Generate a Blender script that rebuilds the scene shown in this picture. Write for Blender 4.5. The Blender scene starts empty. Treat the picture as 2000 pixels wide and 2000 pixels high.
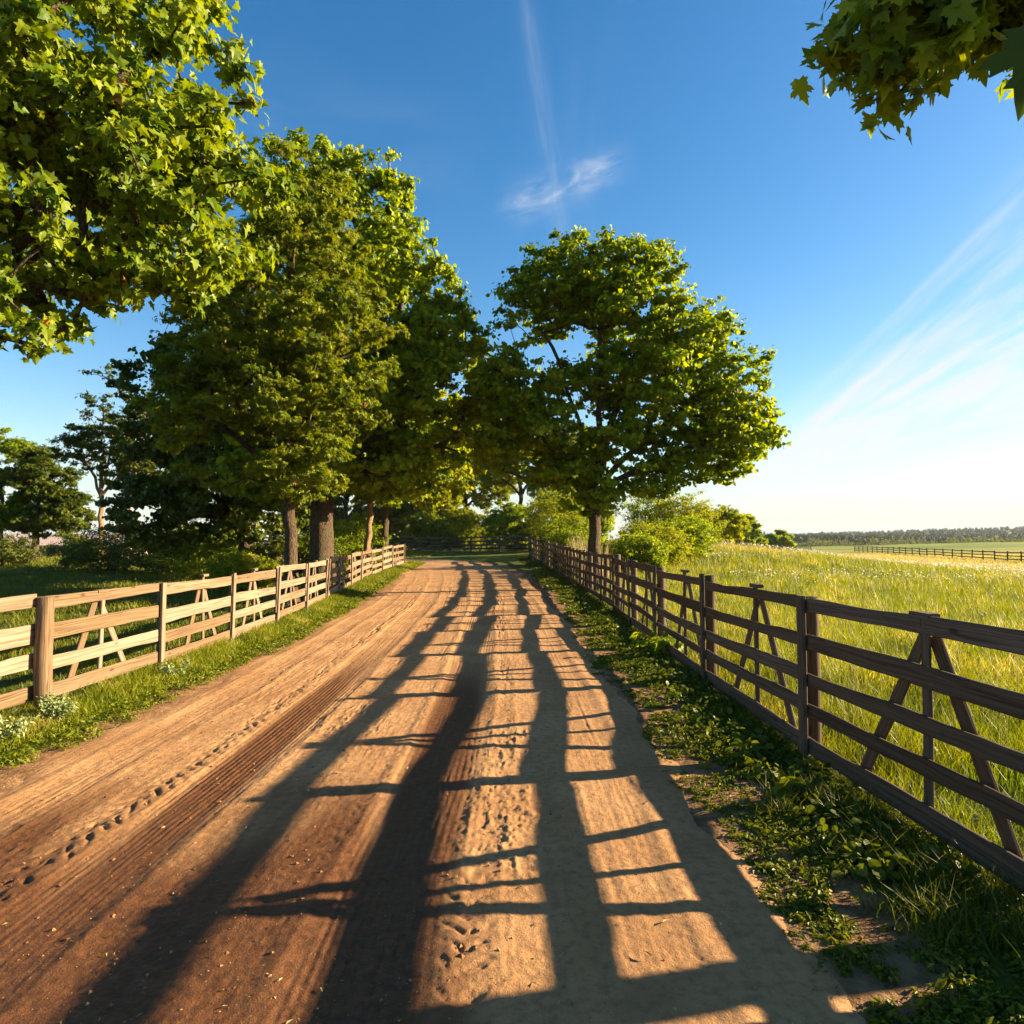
import bpy, math
import numpy as np
from mathutils import Vector, Matrix, Quaternion

C = bpy.context.scene.collection
SC = bpy.context.scene
RAD = math.radians
PI = math.pi

# ------------------------------------------------------------------ camera
cam_d = bpy.data.cameras.new("camera")
cam_d.sensor_width = 36.0
cam_d.lens = 23.4
cam_d.clip_start = 0.05
cam_d.clip_end = 20000
cam = bpy.data.objects.new("camera", cam_d)
C.objects.link(cam)
cam.location = (0, 0, 1.7)
cam.rotation_euler = (RAD(90 + 2.2), 0, 0)
SC.camera = cam

# ------------------------------------------------------------------ sun, exposure
SUN_EL = 17.3
SUN_AZ = 11.0            # degrees ahead of due right (+X)
S = Vector((math.cos(RAD(SUN_EL)) * math.cos(RAD(SUN_AZ)), math.cos(RAD(SUN_EL)) * math.sin(RAD(SUN_AZ)), math.sin(RAD(SUN_EL))))
sun_d = bpy.data.lights.new("sun", 'SUN')
sun_d.energy = 5.0
sun_d.angle = RAD(0.55)
sun_d.color = (1.0, 0.80, 0.49)
sun = bpy.data.objects.new("sun", sun_d)
sun.rotation_euler = (-S).to_track_quat('-Z', 'Y').to_euler()
sun.location = S * 60
C.objects.link(sun)
SC.view_settings.view_transform = 'Standard'
SC.view_settings.look = 'None'
SC.view_settings.exposure = 2.15
SC.view_settings.gamma = 1.0
SC.cycles.max_bounces = 8
SC.cycles.diffuse_bounces = 2
SC.cycles.transmission_bounces = 4
SC.cycles.transparent_max_bounces = 8
SC.cycles.volume_bounces = 0
SC.cycles.use_adaptive_sampling = True
SC.cycles.use_denoising = True

# ------------------------------------------------------------------ node expression helper
class X:
    def __init__(s, nt, sock): s.nt = nt; s.s = sock
    def _m(s, op, *a):
        n = s.nt.nodes.new('ShaderNodeMath'); n.operation = op
        for i, v in enumerate((s,) + a):
            if isinstance(v, X): s.nt.links.new(v.s, n.inputs[i])
            else: n.inputs[i].default_value = float(v)
        return X(s.nt, n.outputs[0])
    def __add__(s, o): return s._m('ADD', o)
    def __radd__(s, o): return s._m('ADD', o)
    def __sub__(s, o): return s._m('SUBTRACT', o)
    def __mul__(s, o): return s._m('MULTIPLY', o)
    def __rmul__(s, o): return s._m('MULTIPLY', o)
    def __truediv__(s, o): return s._m('DIVIDE', o)
    def neg(s): return s * -1.0
    def exp(s): return s._m('EXPONENT')
    def max(s, o): return s._m('MAXIMUM', o)
    def min(s, o): return s._m('MINIMUM', o)
    def step(s, a, b):
        n = s.nt.nodes.new('ShaderNodeMapRange'); n.interpolation_type = 'SMOOTHSTEP'
        s.nt.links.new(s.s, n.inputs[0])
        n.inputs[1].default_value = a; n.inputs[2].default_value = b
        n.inputs[3].default_value = 0; n.inputs[4].default_value = 1
        return X(s.nt, n.outputs[0])

def comb(nt, x, y, z=0.0):
    n = nt.nodes.new('ShaderNodeCombineXYZ')
    for i, v in enumerate((x, y, z)):
        if isinstance(v, X): nt.links.new(v.s, n.inputs[i])
        else: n.inputs[i].default_value = v
    return n.outputs[0]

def noise(nt, vec, scale, detail=4, rough=0.55, dist=0.0):
    n = nt.nodes.new('ShaderNodeTexNoise')
    if vec is not None: nt.links.new(vec, n.inputs['Vector'])
    n.inputs['Scale'].default_value = scale
    n.inputs['Detail'].default_value = detail
    n.inputs['Roughness'].default_value = rough
    n.inputs['Distortion'].default_value = dist
    return X(nt, n.outputs[0])

def mixc(nt, fac, a, b, mode='MIX'):
    n = nt.nodes.new('ShaderNodeMix'); n.data_type = 'RGBA'; n.blend_type = mode
    def put(sock, v):
        if isinstance(v, X): nt.links.new(v.s, sock)
        elif isinstance(v, (int, float)): sock.default_value = v
        elif isinstance(v, tuple): sock.default_value = v if len(v) == 4 else v + (1,)
        else: nt.links.new(v, sock)
    put(n.inputs[0], fac); put(n.inputs[6], a); put(n.inputs[7], b)
    return n.outputs[2]

# ------------------------------------------------------------------ world: physical sky with thin cirrus
w = bpy.data.worlds.new("World"); SC.world = w; w.use_nodes = True
nt = w.node_tree; nt.nodes.clear()
sky = nt.nodes.new('ShaderNodeTexSky'); sky.sky_type = 'NISHITA'
sky.sun_disc = False
sky.sun_elevation = RAD(SUN_EL)
sky.sun_rotation = RAD(90 - SUN_AZ)
sky.altitude = 150; sky.air_density = 1.0; sky.dust_density = 0.45; sky.ozone_density = 1.6
hs = nt.nodes.new('ShaderNodeHueSaturation'); hs.inputs['Saturation'].default_value = 1.40
hs.inputs['Hue'].default_value = 0.5
nt.links.new(sky.outputs[0], hs.inputs['Color'])
tc = nt.nodes.new('ShaderNodeTexCoord')
sep = nt.nodes.new('ShaderNodeSeparateXYZ'); nt.links.new(tc.outputs['Generated'], sep.inputs[0])
dx, dy, dz = (X(nt, sep.outputs[i]) for i in range(3))
az = dx._m('ARCTAN2', dy) * (180 / PI)
el = dz._m('ARCSINE') * (180 / PI)
wob = (noise(nt, comb(nt, az * 0.12, el * 0.12, 3.0), 1.0, 3) - 0.5) * 3.0

def streak(a0, e0, a1, e1, wid, fade, scale=0.5, aniso=7.0, thr=(0.42, 0.72), seed=0.0, wobble=1.0, spread=0.0):
    ang = math.atan2(e1 - e0, a1 - a0); L = math.hypot(a1 - a0, e1 - e0)
    ca, sa = math.cos(ang), math.sin(ang)
    u = (az - a0) * ca + (el - e0) * sa
    v = (el - e0) * ca - (az - a0) * sa + wob * wobble * 0.35
    wloc = u.max(0.0) * spread + wid
    vv = v / wloc
    env = (vv * vv).neg().exp() * u.step(-fade, fade * 0.6) * (X(nt, (u * -1.0 + L).s)).step(-fade, fade * 0.6)
    n = noise(nt, comb(nt, u * (scale / aniso), v * scale, seed), 1.0, 6, 0.6, 0.4).step(*thr)
    return env * n
cl = streak(0.0, 26.9, 9.2, 29.3, 1.1, 2.2, 0.7, 2.6, (0.30, 0.85), 1.0, 1.4) * 0.62
cl = cl + streak(1.4, 39.5, 4.4, 24.0, 0.8, 3.0, 0.7, 8.0, (0.3, 0.8), 4.0, 0.8) * 0.20
cl = cl + streak(6.0, 38.0, 5.0, 24.0, 4.5, 4.0, 0.25, 5.0, (0.4, 0.9), 9.0, 1.0) * 0.05
cl = cl + streak(-22.0, 31.0, -6.0, 30.0, 3.5, 5.0, 0.22, 3.0, (0.4, 0.9), 19.0, 1.0) * 0.10
cl = cl + streak(18.5, 4.4, 48.0, 17.5, 1.7, 4.0, 0.42, 6.0, (0.32, 0.68), 2.0, 1.4, 0.06) * 1.5
cl = cl + streak(23.0, 5.2, 46.0, 11.0, 0.8, 3.0, 0.55, 5.0, (0.36, 0.68), 7.0, 1.1, 0.04) * 1.3
cl = cl + streak(22.0, 7.5, 40.0, 21.0, 1.2, 4.0, 0.5, 10.0, (0.38, 0.78), 12.0, 1.2, 0.08) * 0.8
cl = cl + streak(26.9, 4.75, 29.6, 4.95, 0.28, 0.6, 2.0, 2.0, (0.3, 0.6), 21.0, 0.2) * 0.55
cl = cl + streak(25.6, 4.25, 28.0, 4.3, 0.22, 0.6, 2.0, 2.0, (0.3, 0.6), 25.0, 0.2) * 0.5
cl = cl + streak(31.0, 4.1, 36.2, 4.5, 0.26, 0.8, 1.6, 2.5, (0.3, 0.6), 31.0, 0.2) * 0.55
cl = cl + streak(35.0, 5.0, 43.0, 5.3, 0.3, 0.8, 1.6, 2.5, (0.3, 0.6), 37.0, 0.2) * 0.5
cl = cl + streak(-33.0, 8.5, -24.0, 9.5, 0.8, 1.5, 0.9, 3.0, (0.35, 0.7), 41.0, 0.5) * 0.6
cl = cl + streak(-44.0, 5.0, -28.0, 6.0, 1.2, 2.5, 0.7, 4.0, (0.35, 0.7), 43.0, 0.5) * 0.5
cl = cl.min(0.9)
cloudcol = (3.95, 4.05, 4.15)
veil = (el / 5.5).max(0.0)._m('POWER', 1.2).neg().exp() * 0.90
veil = (veil + (el / 30.0).max(0.0).neg().exp() * 0.10 * az.step(-5.0, 45.0)).min(0.95)
base_sky = mixc(nt, veil, hs.outputs[0], (3.15, 3.45, 3.5))
skyc = mixc(nt, cl, base_sky, cloudcol)
bg = nt.nodes.new('ShaderNodeBackground'); bg.inputs['Strength'].default_value = 0.053
nt.links.new(skyc, bg.inputs['Color'])
wo = nt.nodes.new('ShaderNodeOutputWorld'); nt.links.new(bg.outputs[0], wo.inputs['Surface'])

# ------------------------------------------------------------------ numpy noise
_tab = np.random.default_rng(7).random((256, 256))
def vn(x, y, seed=0):
    x = np.asarray(x, float) + seed * 17.31; y = np.asarray(y, float) + seed * 9.17
    xi = np.floor(x).astype(int); yi = np.floor(y).astype(int)
    fx = x - xi; fy = y - yi
    fx = fx * fx * (3 - 2 * fx); fy = fy * fy * (3 - 2 * fy)
    a = _tab[xi & 255, yi & 255]; b = _tab[(xi + 1) & 255, yi & 255]
    c = _tab[xi & 255, (yi + 1) & 255]; d = _tab[(xi + 1) & 255, (yi + 1) & 255]
    return (a * (1 - fx) + b * fx) * (1 - fy) + (c * (1 - fx) + d * fx) * fy
def fbm(x, y, o=4, seed=0, g=0.5):
    s = 0; a = 1; t = 0
    for i in range(o):
        s = s + a * vn(x * 2 ** i, y * 2 ** i, seed + i * 3); t += a; a *= g
    return s / t
def sstep(a, b, x):
    t = np.clip((x - a) / (b - a), 0, 1); return t * t * (3 - 2 * t)
def gauss(x, m, s): return np.exp(-((x - m) / s) ** 2)

# ------------------------------------------------------------------ mesh helpers
def np_mesh(name, V, F, mats, attrs=None, smooth=False):
    V = np.ascontiguousarray(V, dtype=np.float32); F = np.ascontiguousarray(F, dtype=np.int32)
    me = bpy.data.meshes.new(name)
    me.vertices.add(len(V)); me.vertices.foreach_set('co', V.ravel())
    k = F.shape[1]
    me.loops.add(F.size); me.loops.foreach_set('vertex_index', F.ravel())
    me.polygons.add(len(F)); me.polygons.foreach_set('loop_start', np.arange(0, F.size, k, dtype=np.int32))
    me.polygons.foreach_set('loop_total', np.full(len(F), k, dtype=np.int32))
    me.polygons.foreach_set('use_smooth', np.full(len(F), bool(smooth)))
    for an, av in (attrs or {}).items():
        a = me.attributes.new(an, 'FLOAT', 'POINT'); a.data.foreach_set('value', np.ascontiguousarray(av, dtype=np.float32))
    me.update(calc_edges=True)
    me.materials.append(mats)
    return me
def obj(name, me, parent=None, loc=(0, 0, 0), rot=None):
    o = bpy.data.objects.new(name, me); C.objects.link(o)
    o.parent = parent; o.location = loc
    if rot is not None: o.rotation_mode = 'QUATERNION'; o.rotation_quaternion = rot
    return o
def tag(o, label=None, cat=None, group=None, kind=None):
    if label: o['label'] = label
    if cat: o['category'] = cat
    if group: o['group'] = group
    if kind: o['kind'] = kind
    return o
def thing(name, label, cat, loc, group=None):
    o = bpy.data.objects.new(name, None); C.objects.link(o); o.location = loc
    o.empty_display_size = 0.2
    return tag(o, label, cat, group)

# ------------------------------------------------------------------ materials
def newmat(name):
    m = bpy.data.materials.new(name); m.use_nodes = True
    nt = m.node_tree; nt.nodes.clear()
    out = nt.nodes.new('ShaderNodeOutputMaterial')
    return m, nt, out
def attr(nt, name):
    n = nt.nodes.new('ShaderNodeAttribute'); n.attribute_name = name; return X(nt, n.outputs['Fac'])
def bump(nt, h, strength, dist):
    b = nt.nodes.new('ShaderNodeBump'); b.inputs['Strength'].default_value = strength; b.inputs['Distance'].default_value = dist
    nt.links.new(h.s, b.inputs['Height']); return b.outputs[0]
def bsdf(nt, col, rough=0.8, spec=0.2, normal=None):
    b = nt.nodes.new('ShaderNodeBsdfPrincipled')
    if isinstance(col, tuple): b.inputs['Base Color'].default_value = col + (1,)
    else: nt.links.new(col, b.inputs['Base Color'])
    if isinstance(rough, X): nt.links.new(rough.s, b.inputs['Roughness'])
    else: b.inputs['Roughness'].default_value = rough
    b.inputs['Specular IOR Level'].default_value = spec
    if normal is not None: nt.links.new(normal, b.inputs['Normal'])
    return b.outputs[0]

def leaf_mat(name, c1, c2, c3=None, transl=0.35, tcol=None, rough=0.5, spec=0.22):
    m, nt, out = newmat(name)
    v = attr(nt, 'var')
    col = mixc(nt, v.step(0.0, 1.0), c1, c2)
    if c3: col = mixc(nt, v.step(0.955, 1.0), col, c3)
    d = bsdf(nt, col, rough, spec)
    t = nt.nodes.new('ShaderNodeBsdfTranslucent')
    tc_ = mixc(nt, 1.0, col, tcol or (1.5, 1.35, 0.45), 'MULTIPLY')
    nt.links.new(tc_, t.inputs['Color'])
    mx = nt.nodes.new('ShaderNodeMixShader'); mx.inputs[0].default_value = transl
    nt.links.new(d, mx.inputs[1]); nt.links.new(t.outputs[0], mx.inputs[2])
    nt.links.new(mx.outputs[0], out.inputs['Surface'])
    return m
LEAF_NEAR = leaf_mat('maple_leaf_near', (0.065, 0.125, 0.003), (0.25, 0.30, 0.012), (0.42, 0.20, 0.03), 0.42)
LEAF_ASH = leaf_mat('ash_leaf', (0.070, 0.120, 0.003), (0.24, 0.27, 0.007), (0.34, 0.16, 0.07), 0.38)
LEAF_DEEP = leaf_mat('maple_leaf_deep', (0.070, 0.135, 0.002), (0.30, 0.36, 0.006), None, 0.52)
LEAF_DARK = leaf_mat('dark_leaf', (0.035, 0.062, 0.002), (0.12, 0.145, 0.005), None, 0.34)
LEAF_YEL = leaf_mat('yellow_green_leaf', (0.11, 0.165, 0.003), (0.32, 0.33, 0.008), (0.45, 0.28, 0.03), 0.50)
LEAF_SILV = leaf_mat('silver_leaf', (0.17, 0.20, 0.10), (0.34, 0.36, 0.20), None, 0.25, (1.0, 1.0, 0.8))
LEAF_SHRUB = leaf_mat('shrub_leaf', (0.05, 0.075, 0.010), (0.14, 0.16, 0.018), None, 0.30)
WEED = leaf_mat('weed_leaf', (0.045, 0.075, 0.003), (0.16, 0.175, 0.007), (0.32, 0.25, 0.06), 0.32)
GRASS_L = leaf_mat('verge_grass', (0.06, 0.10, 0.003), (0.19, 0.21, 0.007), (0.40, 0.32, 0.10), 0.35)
GRASS_R = leaf_mat('shaded_verge_grass', (0.035, 0.060, 0.003), (0.115, 0.130, 0.007), (0.30, 0.24, 0.09), 0.28)  # darker copy of the verge grass; fence shade is put into its colour
GRASS_S = leaf_mat('pasture_grass', (0.05, 0.075, 0.003), (0.16, 0.165, 0.009), (0.34, 0.27, 0.09), 0.30)
PALE = leaf_mat('pale_weed_leaf', (0.14, 0.19, 0.05), (0.34, 0.39, 0.18), None, 0.25, (1.0, 1.0, 0.7))
FLOWER = leaf_mat('flower_white', (0.62, 0.56, 0.46), (0.85, 0.80, 0.72), None, 0.3, (1, 1, 0.9))
FOREST = leaf_mat('forest_leaf', (0.025, 0.048, 0.010), (0.070, 0.100, 0.014), (0.15, 0.16, 0.02), 0.15)
STRAW = leaf_mat('straw', (0.34, 0.26, 0.10), (0.52, 0.42, 0.20), None, 0.2, (1, 1, .7))

def meadow_mat():
    m, nt, out = newmat('meadow_grass')
    v = attr(nt, 'var'); p = attr(nt, 'patch')
    col = mixc(nt, v, (0.080, 0.135, 0.002), (0.265, 0.280, 0.007))
    col = mixc(nt, v.step(0.96, 1.0), col, (0.50, 0.42, 0.12))
    col = mixc(nt, p, col, (0.46, 0.36, 0.17))
    d = bsdf(nt, col, 0.5, 0.3)
    t = nt.nodes.new('ShaderNodeBsdfTranslucent'); nt.links.new(mixc(nt, 1.0, col, (1.35, 1.2, 0.5), 'MULTIPLY'), t.inputs['Color'])
    mx = nt.nodes.new('ShaderNodeMixShader'); mx.inputs[0].default_value = 0.42
    nt.links.new(d, mx.inputs[1]); nt.links.new(t.outputs[0], mx.inputs[2]); nt.links.new(mx.outputs[0], out.inputs['Surface'])
    return m
MEADOW = meadow_mat()

def bark_mat(name, c1, c2, sc=1.0):
    m, nt, out = newmat(name)
    t = nt.nodes.new('ShaderNodeTexCoord')
    mp = nt.nodes.new('ShaderNodeMapping'); mp.inputs['Scale'].default_value = (1, 1, 0.22)
    nt.links.new(t.outputs['Object'], mp.inputs[0])
    n1 = noise(nt, mp.outputs[0], 22 * sc, 6, 0.65, 0.6); n2 = noise(nt, t.outputs['Object'], 3.0, 4)
    vo = nt.nodes.new('ShaderNodeTexVoronoi'); vo.feature = 'DISTANCE_TO_EDGE'; vo.inputs['Scale'].default_value = 26 * sc
    nt.links.new(mp.outputs[0], vo.inputs['Vector'])
    vd = X(nt, vo.outputs[0]).step(0.0, 0.18)
    f = n1.step(0.3, 0.7) * 0.6 + vd * 0.4
    col = mixc(nt, f, c1, c2)
    col = mixc(nt, n2.step(0.5, 0.75) * 0.45, col, (0.10, 0.115, 0.05))
    nt.links.new(bsdf(nt, col, 0.92, 0.1, bump(nt, f, 1.0, 0.03)), out.inputs['Surface'])
    return m
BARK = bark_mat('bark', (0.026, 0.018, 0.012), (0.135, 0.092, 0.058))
BARK_L = bark_mat('light_bark', (0.12, 0.075, 0.04), (0.42, 0.27, 0.15), 1.5)  # lit copy of bark: sunlight is put into this colour, shade into BARK

def wood_mat(name, c1, c2, c3):
    m, nt, out = newmat(name)
    t = nt.nodes.new('ShaderNodeTexCoord'); oi = nt.nodes.new('ShaderNodeObjectInfo')
    rnd = X(nt, oi.outputs['Random'])
    sp = nt.nodes.new('ShaderNodeSeparateXYZ'); nt.links.new(t.outputs['Object'], sp.inputs[0])
    x, y, z = (X(nt, sp.outputs[i]) for i in range(3))
    vec = comb(nt, x * 1.0 + rnd * 37.0, y * 14.0 + rnd * 11.0, z * 14.0 + rnd * 23.0)
    wv = noise(nt, comb(nt, x * 1.2 + rnd * 9.0, y * 3.0, z * 3.0 + rnd * 5.0), 1.0, 3)
    vec2 = comb(nt, x * 0.7 + rnd * 37.0, y * 40.0, z * 45.0 + wv * 3.0)
    g1 = noise(nt, vec2, 1.6, 5, 0.6, 0.8); g2 = noise(nt, vec, 1.5, 4, 0.6)
    vo = nt.nodes.new('ShaderNodeTexVoronoi'); vo.inputs['Scale'].default_value = 1.0
    nt.links.new(comb(nt, x * 2.6 + rnd * 19.0, y * 2.0, z * 7.0 + rnd * 31.0), vo.inputs['Vector'])
    knot = X(nt, vo.outputs['Distance']).step(0.16, 0.05)
    col = mixc(nt, g1.step(0.32, 0.7), c1, c2)
    col = mixc(nt, g2.step(0.45, 0.72) * 0.55, col, c3)
    col = mixc(nt, knot * 0.75, col, (c1[0] * 0.5, c1[1] * 0.4, c1[2] * 0.35))
    hv = nt.nodes.new('ShaderNodeHueSaturation'); nt.links.new(col, hv.inputs['Color'])
    nt.links.new((rnd * 0.45 + 0.75).s, hv.inputs['Value']); nt.links.new((rnd._m('FRACT') * -0.3 + 1.1).s, hv.inputs['Saturation'])
    h = g1 * 0.7 + g2 * 0.3 + knot * -0.3
    nt.links.new(bsdf(nt, hv.outputs[0], 0.85, 0.15, bump(nt, h, 0.7, 0.008)), out.inputs['Surface'])
    return m
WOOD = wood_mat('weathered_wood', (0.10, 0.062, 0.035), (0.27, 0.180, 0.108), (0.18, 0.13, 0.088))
WOOD_D = wood_mat('shade_toned_wood', (0.052, 0.033, 0.020), (0.135, 0.090, 0.058), (0.095, 0.068, 0.046))  # same wood as WOOD, darkened so shade is in the colour

# ------------------------------------------------------------------ terrain
def rpath():
    P = np.array([(-1.15, -8), (-1.15, 0), (-1.17, 6), (-1.25, 12), (-1.5, 19), (-2.0, 26), (-3.0, 32), (-5.2, 37.5), (-9.0, 41.6), (-15, 45), (-24, 48), (-40, 51)], float)
    out = []
    for i in range(len(P) - 1):
        p0 = P[max(i - 1, 0)]; p1 = P[i]; p2 = P[i + 1]; p3 = P[min(i + 2, len(P) - 1)]
        for t in np.linspace(0, 1, 24, endpoint=False):
            out.append(0.5 * ((2 * p1) + (-p0 + p2) * t + (2 * p0 - 5 * p1 + 4 * p2 - p3) * t * t + (-p0 + 3 * p1 - 3 * p2 + p3) * t ** 3))
    out.append(P[-1]); return np.array(out)
RP = rpath()
RS = np.concatenate([[0], np.cumsum(np.linalg.norm(np.diff(RP, axis=0), axis=1))]) - 8.0   # s = Y on the straight
def road_dist(x, y):
    x = np.asarray(x, float); y = np.asarray(y, float)
    d = np.full(x.shape, 1e9)
    m = (x > -60) & (x < 20) & (y > -20) & (y < 70)
    xs, ys = x[m], y[m]; dd = np.full(xs.shape, 1e9)
    for i in range(0, len(RP) - 4, 4):
        a = RP[i]; b = RP[min(i + 4, len(RP) - 1)]; ab = b - a
        t = np.clip(((xs - a[0]) * ab[0] + (ys - a[1]) * ab[1]) / (ab @ ab), 0, 1)
        dd = np.minimum(dd, np.hypot(xs - a[0] - ab[0] * t, ys - a[1] - ab[1] * t))
    d[m] = dd; return d
def gz(x, y):
    x = np.asarray(x, float); y = np.asarray(y, float)
    z = 0.55 * sstep(12, 60, y) * (1 - sstep(60, 300, np.hypot(x, y)))
    z = z + 0.85 * gauss(x, 11, 8.0) * sstep(22, 44, y) * (1 - sstep(55, 110, y))
    z = z - 1.75 * sstep(5, 50, x) * sstep(5, 50, y) * (1 - gauss(x, 11, 9) * gauss(y, 45, 20))
    far = np.maximum(y, 0)
    z = z - 5.5 * sstep(120, 560, far)
    hx = sstep(-300, 700, x - 0.45 * far + 250)
    z = z + (-3 + 16 * hx) * sstep(650, 1500, far)
    z = z + 9 * gauss(x, 1250, 330) * gauss(y, 1500, 400)
    z = z + 5.0 * gauss(x, 330, 120) * gauss(y, 420, 130)
    z = z + (fbm(x * 0.12, y * 0.12, 3, 2) - 0.5) * 0.16 * (1 - gauss(np.abs(x + 1.2), 0, 3.5)) + (fbm(x * 0.01, y * 0.01, 3, 5) - 0.5) * 2.0 * sstep(120, 400, far)
    return z

def lines(lo, hi, fine_lo, fine_hi, step, grow):
    a = list(np.arange(fine_lo, fine_hi + 1e-6, step)); s = step
    v = a[-1]
    while v < hi: s *= grow; v += s; a.append(min(v, hi))
    s = step; v = a[0]; b = []
    while v > lo: s *= grow; v -= s; b.append(max(v, lo))
    return np.array(b[::-1] + a)
def grid(xs, ys):
    GX, GY = np.meshgrid(xs, ys); nx, ny = len(xs), len(ys)
    i = np.arange(nx * ny).reshape(ny, nx)
    F = np.stack([i[:-1, :-1], i[:-1, 1:], i[1:, 1:], i[1:, :-1]], -1).reshape(-1, 4)
    return GX.ravel(), GY.ravel(), F
gx, gy, GF = grid(lines(-2400, 2400, -14, 9, 0.16, 1.07), lines(-600, 2400, 0, 48, 0.22, 1.06))
rd = road_dist(gx, gy)
gzv = gz(gx, gy) - 0.16 * (1 - sstep(1.85, 2.3, rd)) + (fbm(gx * 3, gy * 3, 3, 8) - .5) * 0.03
def ground_mat():
    m, nt, out = newmat('ground_earth_grass')
    t = nt.nodes.new('ShaderNodeTexCoord'); P = t.outputs['Object']
    sp = nt.nodes.new('ShaderNodeSeparateXYZ'); nt.links.new(P, sp.inputs[0])
    x, y = X(nt, sp.outputs[0]), X(nt, sp.outputs[1])
    verge = attr(nt, 'verge')
    n1 = noise(nt, P, 0.35, 5); n2 = noise(nt, P, 6.0, 5, 0.7); n3 = noise(nt, P, 40.0, 4, 0.7); n4 = noise(nt, P, 0.02, 4)
    g = mixc(nt, n2.step(0.3, 0.7), (0.04, 0.058, 0.006), (0.115, 0.125, 0.014))
    g = mixc(nt, n1.step(0.45, 0.8) * 0.5, g, (0.22, 0.18, 0.07))
    rf = mixc(nt, n1.step(0.3, 0.7), (0.17, 0.18, 0.008), (0.31, 0.25, 0.07))
    g = mixc(nt, x.step(4.0, 12.0) * y.step(30.0, 80.0), g, rf)
    g = mixc(nt, y.step(170.0, 260.0), g, mixc(nt, n4.step(0.4, 0.6), (0.10, 0.15, 0.010), (0.20, 0.21, 0.025)))
    dirt = mixc(nt, n2.step(0.3, 0.7), (0.13, 0.068, 0.032), (0.31, 0.175, 0.085))
    g = mixc(nt, (verge + (n2 - 0.5) * 0.6).step(0.35, 0.6), g, dirt)
    h = n2 * 0.5 + n3 * 0.5
    nt.links.new(bsdf(nt, g, 0.95, 0.08, bump(nt, h, 0.8, 0.05)), out.inputs['Surface'])
    return m
vg = (1 - sstep(2.55, 3.25, rd)) * (gx > -2) + (1 - sstep(2.5, 2.75, rd)) * (gx <= -2)
ground = obj('ground', np_mesh('ground', np.c_[gx, gy, gzv], GF, ground_mat(), {'verge': vg}, True))
tag(ground, 'grassy ground reaching to the far fields', kind='structure')

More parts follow.
